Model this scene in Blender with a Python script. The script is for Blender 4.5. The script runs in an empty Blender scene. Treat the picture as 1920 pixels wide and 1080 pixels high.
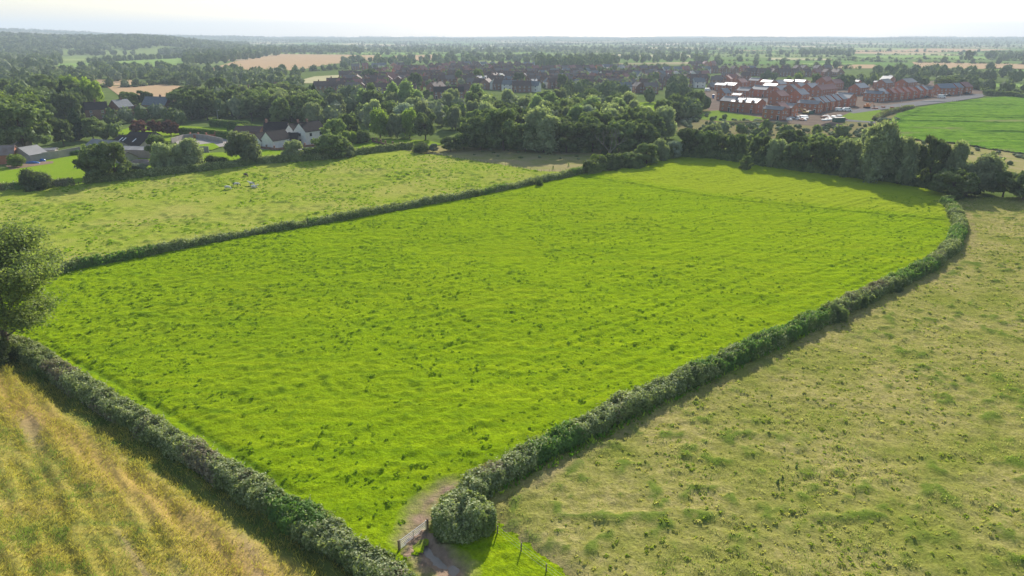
import bpy, math, random
import numpy as np
random.seed(7); RS = np.random.RandomState(11)
C = bpy.context.scene.collection
R = math.radians
# ------------------------------------------------------------------ camera, sky, sun, exposure
scene = bpy.context.scene
H = 42.0; TH = R(20.2); F = 1280.0
cam = bpy.data.cameras.new('camera'); camo = bpy.data.objects.new('camera', cam); C.objects.link(camo)
camo.location = (0, 0, H); camo.rotation_euler = (R(90) - TH, 0, 0)
cam.lens = 24.0; cam.sensor_width = 36.0; cam.clip_start = 0.5; cam.clip_end = 60000
scene.camera = camo
SUN_EL, SUN_AZ = 26.0, 12.8          # azimuth: degrees right of +Y
w = bpy.data.worlds.new('World'); scene.world = w; w.use_nodes = True
nt = w.node_tree; nt.nodes.clear()
sky = nt.nodes.new('ShaderNodeTexSky'); sky.sky_type = 'NISHITA'; sky.sun_disc = False
sky.sun_elevation = R(SUN_EL); sky.sun_rotation = R(SUN_AZ)
sky.air_density = 1.2; sky.dust_density = 1.3; sky.ozone_density = 1.0; sky.altitude = 0
bg = nt.nodes.new('ShaderNodeBackground'); bg.inputs['Strength'].default_value = 0.115
wo = nt.nodes.new('ShaderNodeOutputWorld')
nt.links.new(sky.outputs[0], bg.inputs[0]); nt.links.new(bg.outputs[0], wo.inputs[0])
sl = bpy.data.lights.new('sun', 'SUN'); sl.energy = 5.0; sl.angle = R(0.6); sl.color = (1.0, 0.945, 0.86)
so = bpy.data.objects.new('sun', sl); C.objects.link(so)
so.rotation_euler = (R(90 - SUN_EL), 0, R(180 - SUN_AZ)); so.location = (30, 120, 90)
scene.view_settings.view_transform = 'Standard'; scene.view_settings.look = 'None'
scene.view_settings.exposure = 0.68; scene.view_settings.gamma = 1
scene.cycles.max_bounces = 5; scene.cycles.diffuse_bounces = 3; scene.cycles.glossy_bounces = 2
scene.cycles.transmission_bounces = 3; scene.cycles.volume_bounces = 0; scene.cycles.transparent_max_bounces = 4
scene.cycles.caustics_reflective = False; scene.cycles.caustics_refractive = False
scene.cycles.sample_clamp_indirect = 4; scene.cycles.use_denoising = True

# ------------------------------------------------------------------ helpers
ct, st = math.cos(TH), math.sin(TH)
def G(px, py, z=0.0):
    "where the line of sight of a photograph pixel meets the ground"
    u = (px - 960) / F; v = (540 - py) / F
    dy = ct + v * st; dz = -st + v * ct
    t = (z - H) / dz
    return np.array([u * t, dy * t])
def PX(x, y, z):
    f = y * ct - (z - H) * st; up = y * st + (z - H) * ct
    return 960 + F * x / f, 540 - F * up / f
def hof(px, py, ty):
    "height of something whose foot is at pixel row py and top at ty"
    p = G(px, py); v = (540 - ty) / F
    return H + p[1] * (-st + v * ct) / (ct + v * st)
def lattice(n, seed): return np.random.RandomState(seed).rand(n, n)
def vnoise(x, y, s, seed):
    L = _lat.setdefault(seed, lattice(256, seed))
    x = np.asarray(x) / s; y = np.asarray(y) / s
    i = np.floor(x).astype(int); j = np.floor(y).astype(int)
    fx = x - i; fy = y - j; fx = fx * fx * (3 - 2 * fx); fy = fy * fy * (3 - 2 * fy)
    i &= 255; j &= 255; i1 = (i + 1) & 255; j1 = (j + 1) & 255
    return (L[i, j] * (1 - fx) + L[i1, j] * fx) * (1 - fy) + (L[i, j1] * (1 - fx) + L[i1, j1] * fx) * fy
_lat = {}
def fbm(x, y, s, seed, o=3):
    a = 0; t = 0; amp = 1
    for k in range(o):
        a = a + amp * vnoise(x, y, s / 2 ** k, seed + k); t += amp; amp *= 0.5
    return a / t
def inpoly(x, y, poly):
    x = np.asarray(x); y = np.asarray(y); c = np.zeros(x.shape, bool); n = len(poly)
    for i in range(n):
        x0, y0 = poly[i]; x1, y1 = poly[(i + 1) % n]
        if y0 == y1: continue
        m = ((y0 > y) != (y1 > y)) & (x < (x1 - x0) * (y - y0) / (y1 - y0) + x0)
        c ^= m
    return c
def segdist(x, y, line):
    d = np.full(np.shape(x), 1e9)
    for (x0, y0), (x1, y1) in zip(line[:-1], line[1:]):
        dx, dy = x1 - x0, y1 - y0; t = np.clip(((x - x0) * dx + (y - y0) * dy) / (dx * dx + dy * dy + 1e-9), 0, 1)
        d = np.minimum(d, np.hypot(x - x0 - t * dx, y - y0 - t * dy))
    return d
def terrain(x, y):
    "the land: flat near by, wooded hills far left, a blue ridge on the horizon"
    x = np.asarray(x, float); y = np.asarray(y, float)
    r = np.hypot(x, y); a = np.degrees(np.arctan2(x, y))
    def ss(e0, e1, t):
        t = np.clip((t - e0) / (e1 - e0), 0, 1); return t * t * (3 - 2 * t)
    h = 46 * np.exp(-((a + 38) / 9.5) ** 2) * ss(1850, 2900, r)
    h += 24 * np.exp(-((a + 26.5) / 4.2) ** 2) * ss(1900, 2700, r) * (1 - ss(3300, 4600, r))
    h += ss(4300, 6800, r) * (16 + 24 * ss(-12, -34, a) + 15 * fbm(x + 9000, y, 2600, 70, 3) + 10 * fbm(a * 100 + 9000, y * 0, 330, 75, 2))
    h += 9 * ss(2200, 5000, r) * fbm(x + 20000, y, 900, 61, 2)
    return h
def np_mesh(name, V, faces, mats=(), midx=None, smooth=False, attr=None):
    me = bpy.data.meshes.new(name)
    V = np.asarray(V, np.float32).reshape(-1, 3); me.vertices.add(len(V)); me.vertices.foreach_set('co', V.ravel())
    fl = [np.asarray(f, np.int32) for f in (faces if isinstance(faces, list) else [faces])]
    fl = [f for f in fl if len(f)]
    nl = sum(f.size for f in fl); nf = sum(len(f) for f in fl)
    me.loops.add(nl); me.polygons.add(nf)
    me.loops.foreach_set('vertex_index', np.concatenate([f.ravel() for f in fl]))
    tot = np.concatenate([np.full(len(f), f.shape[1], np.int32) for f in fl])
    stt = np.concatenate([[0], np.cumsum(tot)[:-1]]).astype(np.int32)
    me.polygons.foreach_set('loop_start', stt)
    try: me.polygons.foreach_set('loop_total', tot)
    except Exception: pass
    if midx is not None: me.polygons.foreach_set('material_index', np.asarray(midx, np.int32))
    me.polygons.foreach_set('use_smooth', np.full(nf, smooth))
    for m in mats: me.materials.append(m)
    if attr:
        for k, v in attr.items():
            at = me.attributes.new(k, 'FLOAT', 'POINT'); at.data.foreach_set('value', np.asarray(v, np.float32))
    me.update(calc_edges=True); return me
def tag(o, label=None, cat=None, group=None, kind=None):
    if label: o['label'] = label
    if cat: o['category'] = cat
    if group: o['group'] = group
    if kind: o['kind'] = kind
    return o
def link(name, me, parent=None):
    o = bpy.data.objects.new(name, me); C.objects.link(o)
    if parent: o.parent = parent
    return o
def empty(name, loc=(0, 0, 0), rz=0.0):
    o = bpy.data.objects.new(name, None); C.objects.link(o); o.location = loc; o.rotation_euler = (0, 0, rz); o.empty_display_size = 0.5
    return o
def copy_tree(o, parent=None):
    c = o.copy(); C.objects.link(c)
    if parent: c.parent = parent
    for ch in list(o.children): copy_tree(ch, c)
    return c
class MB:
    "collects boxes, prisms and tubes into one mesh"
    def __init__(s): s.v = []; s.f = []; s.m = []
    def add(s, vs, fs, m=0):
        b = len(s.v); s.v += [tuple(p) for p in vs]; s.f += [tuple(b + i for i in f) for f in fs]; s.m += [m] * len(fs); return s
    def box(s, x0, x1, y0, y1, z0, z1, m=0):
        return s.add([(x0, y0, z0), (x1, y0, z0), (x1, y1, z0), (x0, y1, z0), (x0, y0, z1), (x1, y0, z1), (x1, y1, z1), (x0, y1, z1)],
                     [(0, 3, 2, 1), (4, 5, 6, 7), (0, 1, 5, 4), (1, 2, 6, 5), (2, 3, 7, 6), (3, 0, 4, 7)], m)
    def tube(s, a, b, r0, r1=None, n=8, m=0):
        r1 = r0 if r1 is None else r1
        a = np.array(a, float); b = np.array(b, float); d = b - a; L = np.linalg.norm(d); d = d / (L + 1e-9)
        u = np.cross(d, (0, 0, 1.0)); u = np.array((1.0, 0, 0)) if np.linalg.norm(u) < 1e-3 else u / np.linalg.norm(u); v = np.cross(d, u)
        vs = []
        for p, r in ((a, r0), (b, r1)):
            for k in range(n):
                t = 2 * math.pi * k / n; vs.append(p + r * (math.cos(t) * u + math.sin(t) * v))
        fs = [(k, (k + 1) % n, n + (k + 1) % n, n + k) for k in range(n)] + [tuple(range(n))[::-1], tuple(range(n, 2 * n))]
        return s.add(vs, fs, m)
    def prism(s, prof, x0, x1, m=0, axis='x'):
        n = len(prof)
        if axis == 'x': vs = [(x0, p[0], p[1]) for p in prof] + [(x1, p[0], p[1]) for p in prof]
        else: vs = [(p[0], x0, p[1]) for p in prof] + [(p[0], x1, p[1]) for p in prof]
        return s.add(vs, [(k, (k + 1) % n, n + (k + 1) % n, n + k) for k in range(n)] + [tuple(range(n))[::-1], tuple(range(n, 2 * n))], m)
    def mesh(s, name, mats):
        me = bpy.data.meshes.new(name); me.from_pydata(s.v, [], s.f)
        for m in (mats if isinstance(mats, (list, tuple)) else [mats]): me.materials.append(m)
        me.polygons.foreach_set('material_index', s.m); me.update(); return me
    def build(s, name, mats, parent=None): return link(name, s.mesh(name, mats), parent)

# ------------------------------------------------------------------ materials
def newmat(name):
    m = bpy.data.materials.new(name); m.use_nodes = True; n = m.node_tree; n.nodes.clear()
    return m, n, n.nodes.new('ShaderNodeOutputMaterial')
def N(n, t, **kw):
    k = n.nodes.new(t)
    for a, b in kw.items():
        if a in k.inputs: k.inputs[a].default_value = b
        else: setattr(k, a, b)
    return k
def noise(n, vec, scale, detail=3, rough=0.55):
    k = n.nodes.new('ShaderNodeTexNoise'); k.inputs['Scale'].default_value = scale; k.inputs['Detail'].default_value = detail; k.inputs['Roughness'].default_value = rough
    n.links.new(vec, k.inputs['Vector']); return k.outputs['Fac']
def ramp(n, fac, p0, p1):
    k = n.nodes.new('ShaderNodeMapRange'); k.inputs[1].default_value = p0; k.inputs[2].default_value = p1; n.links.new(fac, k.inputs[0]); return k.outputs[0]
def mix(n, fac, a, b, mode='MIX'):
    k = n.nodes.new('ShaderNodeMix'); k.data_type = 'RGBA'; k.blend_type = mode
    for i, v in ((0, fac), (6, a), (7, b)):
        if isinstance(v, (int, float)): k.inputs[i].default_value = v
        elif isinstance(v, tuple): k.inputs[i].default_value = (*v, 1)
        else: n.links.new(v, k.inputs[i])
    return k.outputs[2]
def wpos(n): return n.nodes.new('ShaderNodeNewGeometry').outputs['Position']
def mapv(n, vec, rz=0, sc=(1, 1, 1)):
    k = n.nodes.new('ShaderNodeMapping'); k.inputs['Rotation'].default_value = (0, 0, rz); k.inputs['Scale'].default_value = sc
    n.links.new(vec, k.inputs[0]); return k.outputs[0]
def foliage(name, c1, c2, trans=0.35, vary=0.36, gloss=0.12):
    gloss *= .25; trans += .10; c1 = tuple(v * 1.4 for v in c1); c2 = tuple(v * 1.45 for v in c2)
    m, n, out = newmat(name)
    p = wpos(n); a = ramp(n, noise(n, p, 0.55, 3), .35, .65)
    col = mix(n, a, c1, c2)
    oi = n.nodes.new('ShaderNodeObjectInfo')
    hsv = n.nodes.new('ShaderNodeHueSaturation')
    mr = n.nodes.new('ShaderNodeMapRange'); mr.inputs[3].default_value = 1 - vary; mr.inputs[4].default_value = 1 + vary; n.links.new(oi.outputs['Random'], mr.inputs[0]); n.links.new(mr.outputs[0], hsv.inputs['Value'])
    f = noise(n, p, 9, 1); mr2 = n.nodes.new('ShaderNodeMapRange'); mr2.inputs[1].default_value = .3; mr2.inputs[2].default_value = .7; mr2.inputs[3].default_value = .485; mr2.inputs[4].default_value = .515
    n.links.new(f, mr2.inputs[0]); n.links.new(mr2.outputs[0], hsv.inputs['Hue']); n.links.new(col, hsv.inputs['Color'])
    d = n.nodes.new('ShaderNodeBsdfDiffuse'); t = n.nodes.new('ShaderNodeBsdfTranslucent'); g = n.nodes.new('ShaderNodeBsdfGlossy'); g.inputs['Roughness'].default_value = .6
    n.links.new(hsv.outputs[0], d.inputs[0])
    tc = mix(n, 1.0, hsv.outputs[0], (1.15, 1.25, .55), 'MULTIPLY'); n.links.new(tc, t.inputs[0]); g.inputs[0].default_value = (.5, .55, .55, 1)
    m1 = n.nodes.new('ShaderNodeMixShader'); m1.inputs[0].default_value = trans; n.links.new(d.outputs[0], m1.inputs[1]); n.links.new(t.outputs[0], m1.inputs[2])
    m2 = n.nodes.new('ShaderNodeMixShader'); m2.inputs[0].default_value = gloss; n.links.new(m1.outputs[0], m2.inputs[1]); n.links.new(g.outputs[0], m2.inputs[2])
    n.links.new(m2.outputs[0], out.inputs[0]); return m
def plain(name, c1, c2=None, scale=2.0, rough=.8, spec=.3, metal=0.0, bump=0.0, bscale=8, stretch=(1, 1, 1), coat=0.0):
    m, n, out = newmat(name); b = n.nodes.new('ShaderNodeBsdfPrincipled'); p = wpos(n)
    c2 = c2 or tuple(v * .75 for v in c1)
    col = mix(n, ramp(n, noise(n, mapv(n, p, 0, stretch), scale, 4), .3, .7), c1, c2)
    n.links.new(col, b.inputs['Base Color']); b.inputs['Roughness'].default_value = rough; b.inputs['Specular IOR Level'].default_value = spec; b.inputs['Metallic'].default_value = metal; b.inputs['Coat Weight'].default_value = coat; b.inputs['Coat Roughness'].default_value = .5; b.inputs['Coat IOR'].default_value = 1.9
    if bump:
        k = n.nodes.new('ShaderNodeBump'); k.inputs['Strength'].default_value = bump; k.inputs['Distance'].default_value = .1
        n.links.new(noise(n, p, bscale, 3), k.inputs['Height']); n.links.new(k.outputs[0], b.inputs['Normal'])
    n.links.new(b.outputs[0], out.inputs[0]); return m
def grass(name, cols, rz=0.0, attr=True, tuft_litedge_c=(.05, .12, .012), trans=.25, s1=.35, s2=.035, streak=.0, bump=.5, pale=None):
    "cols: base, second, patch colour"
    m, n, out = newmat(name); p = wpos(n)
    a = ramp(n, noise(n, p, s1, 5, .65), .33, .67)
    col = mix(n, a, cols[0], cols[1])
    b = ramp(n, noise(n, p, s2, 4), .42, .66); col = mix(n, b, col, cols[2])
    if streak:
        sv = mapv(n, p, rz, (.035, .75, 1)); s = ramp(n, noise(n, sv, 1.0, 3), .38, .66)
        mm = n.nodes.new('ShaderNodeMath'); mm.operation = 'MULTIPLY'; mm.inputs[1].default_value = streak; n.links.new(s, mm.inputs[0])
        col = mix(n, mm.outputs[0], col, cols[3] if len(cols) > 3 else cols[1])
    f = ramp(n, noise(n, p, 3.2, 4, .7), .3, .7); k = n.nodes.new('ShaderNodeMapRange'); k.inputs[3].default_value = .68; k.inputs[4].default_value = 1.32; n.links.new(f, k.inputs[0])
    hs = n.nodes.new('ShaderNodeHueSaturation'); n.links.new(col, hs.inputs['Color']); n.links.new(k.outputs[0], hs.inputs['Value']); col = hs.outputs[0]
    if attr:
        at = n.nodes.new('ShaderNodeAttribute'); at.attribute_name = 'tuft'; col = mix(n, at.outputs['Fac'], col, tuft_litedge_c)
        if pale: at3 = n.nodes.new('ShaderNodeAttribute'); at3.attribute_name = 'pale'; col = mix(n, at3.outputs['Fac'], col, pale)
        at2 = n.nodes.new('ShaderNodeAttribute'); at2.attribute_name = 'bare'; col = mix(n, at2.outputs['Fac'], col, mix(n, ramp(n, noise(n, p, 1.4, 4), .35, .65), (.36, .25, .175), (.25, .175, .12)))
    d = n.nodes.new('ShaderNodeBsdfDiffuse'); n.links.new(col, d.inputs[0])
    t = n.nodes.new('ShaderNodeBsdfTranslucent'); n.links.new(col, t.inputs[0])
    bp = n.nodes.new('ShaderNodeBump'); bp.inputs['Strength'].default_value = bump; bp.inputs['Distance'].default_value = .25
    n.links.new(noise(n, p, 1.6, 5, .75), bp.inputs['Height']); n.links.new(bp.outputs[0], d.inputs['Normal'])
    m1 = n.nodes.new('ShaderNodeMixShader'); m1.inputs[0].default_value = trans if trans < .1 else 0.0
    n.links.new(d.outputs[0], m1.inputs[1]); n.links.new(t.outputs[0], m1.inputs[2]); n.links.new(m1.outputs[0], out.inputs[0]); return m
M = {}
GR = M['main'] = grass('lush grass', [(.200, .292, .004), (.278, .372, .007), (.235, .305, .008), (.155, .250, .004)], rz=-R(36), streak=.75, s1=1.1, tuft_litedge_c=(.10, .18, .010), pale=(.29, .34, .02), bump=1.0)
M['past'] = grass('grazed pasture', [(.215, .28, .025), (.29, .315, .05), (.31, .305, .07)], s1=.22, s2=.05, tuft_litedge_c=(.09, .2, .015))
M['rough'] = grass('rough dry grass', [(.31, .265, .115), (.22, .235, .06), (.33, .27, .14)], s1=.3, s2=.1, attr=False)
M['hay'] = grass('yellowing pasture', [(.245, .232, .052), (.36, .305, .12), (.20, .215, .04)], s1=1.3, s2=.09, tuft_litedge_c=(.10, .16, .02), bump=.9)
M['barley'] = grass('thin barley crop', [(.365, .285, .062), (.30, .262, .058), (.42, .33, .11), (.205, .225, .045)], s1=1.2, s2=.06, rz=R(46), streak=.85, tuft_litedge_c=(.44, .30, .095), pale=(.075, .115, .025), bump=.8)  # tuft colour here is the sunlit gold of the crop edge, painted in
M['crop'] = grass('green root crop', [(.13, .255, .02), (.20, .32, .03), (.16, .27, .03), (.05, .13, .015)], s1=.35, s2=.03, tuft_litedge_c=(.04, .10, .012), rz=R(-12), streak=.6, bump=1)
M['verge'] = grass('verge grass', [(.13, .22, .02), (.20, .27, .04), (.16, .22, .04)], attr=False)
M['lawn'] = grass('lawn', [(.165, .265, .015), (.21, .29, .025), (.19, .26, .025)], attr=False, bump=.2)
M['stubble'] = plain('stubble', (.45, .31, .18), (.39, .27, .155), .05, 1, 0)
M['farg'] = plain('far green field', (.17, .28, .06), (.24, .32, .09), .02, 1, 0)
M['fart'] = plain('far pale field', (.46, .40, .24), (.36, .34, .18), .02, 1, 0)
M['mud'] = plain('dry mud', (.30, .215, .15), (.20, .14, .10), 1.6, 1, 0, bump=.9, bscale=5)
M['wetmud'] = plain('wet mud', (.27, .20, .15), (.15, .11, .085), 2.4, .7, .3, bump=1, bscale=5)
M['site'] = plain('bare site earth', (.21, .16, .125), (.15, .115, .09), .12, 1, 0, bump=.8, bscale=1.5)
M['weeds'] = plain('weedy spoil', (.19, .20, .06), (.21, .155, .10), .35, 1, 0, bump=.8, bscale=2)
M['road'] = plain('pale road', (.21, .20, .195), (.165, .16, .155), .4, 1, 0)
M['paving'] = plain('pale paving', (.38, .34, .30), (.30, .27, .24), .8, 1, 0)
M['water'] = plain('muddy puddle', (.30, .25, .20), (.25, .205, .165), 1.0, .3, .25)
M['brick'] = plain('red brick', (.43, .175, .105), (.35, .14, .085), 1.1, .9, .2)
M['brickold'] = plain('weathered brick', (.27, .15, .11), (.21, .12, .09), .9, .9, .2)
M['render'] = plain('white render', (.74, .71, .66), (.64, .61, .56), .8, .9, .2)
M['slate'] = plain('dark slate', (.085, .105, .13), (.06, .075, .095), 1.2, .47, 1.0)
M['greytile'] = plain('weathered grey brown tile', (.20, .165, .15), (.15, .125, .115), 1.2, .85, .1)
M['slateglint'] = plain('sunlit slate', (.16, .17, .19), (.12, .13, .15), 1.2, .4, 1.0, coat=1.0)  # dry slate again, with the sun glint put into paler colour and coat
M['slatepale'] = plain('grey roof tile', (.19, .20, .21), (.14, .15, .16), 1.2, .75, .15)
M['redtile'] = plain('red roof tile', (.30, .13, .105), (.24, .10, .085), 1.4, .65, .3)
M['browntile'] = plain('brown roof tile', (.14, .09, .075), (.10, .068, .058), 1.2, .8, .15)
M['darktile'] = plain('dark brown tile', (.055, .045, .043), (.04, .033, .033), 1.2, .9, .05)
M['white'] = plain('white paint', (.78, .78, .76), (.72, .72, .70), 1, .5, .4)
M['glass'] = plain('window glass', (.035, .045, .055), (.025, .03, .04), 1, .06, .6)
M['door'] = plain('dark door', (.04, .035, .04), None, 2, .5)
M['block'] = plain('concrete block wall', (.36, .32, .28), (.27, .245, .22), .7, .95, .2)
M['asb'] = plain('weathered sheet roofing', (.28, .27, .265), (.18, .175, .17), .35, .75, .3, stretch=(1, .2, 1))
M['rust'] = plain('rusted sheet', (.19, .12, .095), (.27, .22, .2), .6, .8, .3)
M['galv'] = plain('galvanised steel', (.62, .63, .64), (.52, .53, .54), 3, .45, .5, .6)
M['wood'] = plain('weathered wood', (.24, .18, .13), (.16, .12, .09), 3, .9)
M['bark'] = plain('bark', (.13, .10, .075), (.08, .062, .05), 2, .95, .1, bump=.6, bscale=6)
M['dead'] = plain('bare dead wood', (.19, .165, .145), (.14, .12, .105), 1, .9)
M['carwhite'] = plain('white car paint', (.78, .78, .78), (.75, .75, .75), 1, .25, .6)
M['cardark'] = plain('dark car paint', (.03, .035, .045), None, 1, .25, .6)
M['tyre'] = plain('tyre rubber', (.02, .02, .02), None, 1, .8)
M['orange'] = plain('orange machine paint', (.65, .22, .04), (.5, .17, .04), 1, .5)
M['yellow'] = plain('yellow machine paint', (.55, .42, .12), (.4, .3, .1), 1, .5)
M['blue'] = plain('blue plastic', (.06, .17, .42), (.05, .13, .33), 1, .4)
M['greenmetal'] = plain('green steel', (.04, .13, .10), None, 1, .5)
M['oak'] = foliage('dark leaves', (.062, .088, .028), (.130, .160, .062), .32)
M['ash'] = foliage('mid green leaves', (.088, .125, .034), (.160, .19, .075), .36)
M['willow'] = foliage('grey green leaves', (.14, .168, .088), (.235, .255, .155), .36)
M['poplar'] = foliage('pale green leaves', (.12, .17, .06), (.19, .235, .11), .42)
M['yellowleaf'] = foliage('yellow green leaves', (.13, .19, .03), (.19, .235, .05), .40)
M['conif'] = foliage('conifer needles', (.018, .035, .016), (.03, .05, .02), .12, gloss=.05)
M['copper'] = foliage('copper leaves', (.085, .035, .035), (.13, .055, .045), .30)
M['silver'] = foliage('silvery leaves', (.19, .22, .17), (.27, .30, .25), .3)
M['hedge'] = foliage('hedge leaves', (.095, .13, .03), (.18, .21, .07), .30, .05, .16)
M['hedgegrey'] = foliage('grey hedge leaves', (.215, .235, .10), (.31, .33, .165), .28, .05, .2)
M['bramble'] = foliage('bramble leaves', (.085, .16, .03), (.13, .21, .045), .4, .05)
M['hedgebrown'] = foliage('dry hedge twigs', (.22, .18, .12), (.17, .16, .09), .2, .05)
M['cliphedge'] = foliage('clipped hedge leaves', (.05, .105, .02), (.09, .16, .025), .35, .05)
M['blade'] = foliage('grass blades', (.20, .29, .03), (.28, .34, .05), .45, .05, .04)
M['bladedark'] = foliage('lush grass blades', (.07, .16, .012), (.11, .21, .016), .4, .05, .04)
M['straw'] = foliage('dry grass blades', (.35, .32, .17), (.26, .26, .10), .35, .05, .04)
M['tuss'] = foliage('dark tussock grass', (.115, .185, .010), (.15, .22, .014), .42, .05, .04)
M['tusslight'] = foliage('fresh tussock grass', (.17, .24, .012), (.21, .28, .018), .45, .05, .04)
M['tussolive'] = foliage('olive tussock grass', (.15, .195, .03), (.21, .235, .05), .45, .05, .04)
M['strawtuss'] = foliage('straw tussock grass', (.34, .31, .14), (.27, .26, .09), .45, .05, .04)
M['olive'] = foliage('olive grass blades', (.17, .22, .05), (.13, .18, .04), .4, .05, .04)
M['ear'] = foliage('barley ears', (.36, .295, .085), (.31, .27, .07), .35, .05, .04)
def far_ground():
    m, n, out = newmat('distant farmland'); p = wpos(n)
    v = n.nodes.new('ShaderNodeTexVoronoi'); v.inputs['Scale'].default_value = .0036; v.inputs['Randomness'].default_value = .9
    n.links.new(mapv(n, p, R(25), (1, .6, 1)), v.inputs['Vector'])
    s = n.nodes.new('ShaderNodeSeparateColor'); n.links.new(v.outputs['Color'], s.inputs[0])
    c = n.nodes.new('ShaderNodeValToRGB'); c.color_ramp.interpolation = 'CONSTANT'; e = c.color_ramp.elements
    e[0].position = 0; e[0].color = (.13, .19, .05, 1); e[1].position = .25; e[1].color = (.19, .24, .08, 1)
    for pos, col in ((.45, (.38, .34, .18)), (.62, (.12, .20, .045)), (.78, (.42, .34, .21)), (.9, (.26, .31, .11))):
        q = e.new(pos); q.color = (*col, 1)
    n.links.new(s.outputs[0], c.inputs[0])
    near = mix(n, ramp(n, noise(n, p, .12, 5), .35, .65), (.085, .125, .03), (.13, .165, .05))
    ln = n.nodes.new('ShaderNodeVectorMath'); ln.operation = 'LENGTH'; n.links.new(p, ln.inputs[0])
    col = mix(n, ramp(n, ln.outputs['Value'], 1150, 1300), near, c.outputs[0])
    col = mix(n, ramp(n, ln.outputs['Value'], 4300, 6200), col, (.06, .09, .05))
    d = n.nodes.new('ShaderNodeBsdfDiffuse'); n.links.new(col, d.inputs[0]); n.links.new(d.outputs[0], out.inputs[0]); return m

# ------------------------------------------------------------------ ground and fields
def build_ground():
    rings = np.concatenate([[2, 30, 80, 150, 250, 400, 600, 850, 1100], np.arange(1300, 5200, 130), np.arange(5300, 13500, 300)])
    A = np.radians(np.linspace(-62, 62, 320))
    rr, aa = np.meshgrid(rings, A, indexing='ij'); x = rr * np.sin(aa); y = rr * np.cos(aa) - 20
    z = terrain(x, y) - .25
    nr, na = rr.shape; idx = np.arange(nr * na).reshape(nr, na)
    f = np.stack([idx[:-1, :-1], idx[:-1, 1:], idx[1:, 1:], idx[1:, :-1]], -1).reshape(-1, 4)[:, ::-1]
    # a wide skirt round the near end, so the land goes on to the sides and behind
    V = np.stack([x, y, z], -1).reshape(-1, 3)
    o = link('ground', np_mesh('ground', V, f, [far_ground()], smooth=True)); tag(o, kind='structure')
    s = MB(); s.box(-1500, 1500, -900, 1200, -3, -.6); b = s.build('near_ground', M['verge']); tag(b, kind='structure')
build_ground()
def P(*pts): return [tuple(G(*p)) for p in pts]
def sheet(name, pts, mat, z, kind='structure', ground=True):
    poly = P(*pts) if ground else pts
    a = sum(poly[i][0] * poly[(i + 1) % len(poly)][1] - poly[(i + 1) % len(poly)][0] * poly[i][1] for i in range(len(poly)))
    if a < 0: poly = poly[::-1]
    me = bpy.data.meshes.new(name); me.from_pydata([(x, y, z) for x, y in poly], [], [tuple(range(len(poly)))]); me.materials.append(mat)
    o = link(name, me); tag(o, kind=kind); return o
def field(name, poly, mat, step, hfun, z0=0.0, pale=None):
    px = [p[0] for p in poly]; py = [p[1] for p in poly]
    xs = np.arange(min(px), max(px) + step, step); ys = np.arange(min(py), max(py) + step, step)
    X, Y = np.meshgrid(xs, ys, indexing='ij'); ins = inpoly(X, Y, poly)
    z, tuft, bare = hfun(X, Y)
    idx = np.arange(X.size).reshape(X.shape)
    ok = ins[:-1, :-1] & ins[1:, :-1] & ins[1:, 1:] & ins[:-1, 1:]
    f = np.stack([idx[:-1, :-1], idx[1:, :-1], idx[1:, 1:], idx[:-1, 1:]], -1)[ok]
    use = np.zeros(X.size, bool); use[f.ravel()] = True; remap = np.cumsum(use) - 1
    V = np.stack([X.ravel(), Y.ravel(), z.ravel() + z0], -1)[use]
    o = link(name, np_mesh(name, V, remap[f], [mat], smooth=True, attr={'tuft': tuft.ravel()[use], 'bare': bare.ravel()[use], **({'pale': pale(X, Y).ravel()[use]} if pale else {})}))
    tag(o, kind='structure'); return o
cl = lambda v: np.clip(v, 0, 1)
HR = P((838, 985), (905, 925), (1000, 868), (1165, 782), (1290, 722), (1420, 662), (1560, 597), (1660, 548), (1740, 508), (1785, 470), (1798, 430), (1785, 400), (1770, 384))    # right hedge, foot centre line
HL = P((-30, 640), (60, 672), (150, 735), (240, 790), (340, 850), (440, 912), (540, 975), (620, 1025), (700, 1078), (780, 1140))
HM = P((60, 532), (150, 508), (300, 480), (450, 452), (600, 426), (720, 404), (850, 380), (960, 358), (1020, 344), (1100, 326))
main_poly = P((20, 640), (-40, 560), (60, 527), (150, 505), (720, 402), (950, 360), (1100, 327), (1200, 304), (1270, 290), (1400, 308), (1520, 326), (1640, 340), (1775, 368), (1795, 430), (1785, 470), (1735, 510), (1560, 595), (1290, 722), (1000, 868), (905, 925), (838, 985), (790, 1050), (700, 1075))
gate_c = G(775, 1015); mudline = P((770, 1012), (800, 950), (840, 920))
trk = P((100, 665), (200, 715), (320, 785), (440, 860), (560, 935)); div = P((1085, 334), (1180, 347), (1260, 361), (1400, 381), (1600, 402), (1770, 418))
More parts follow.
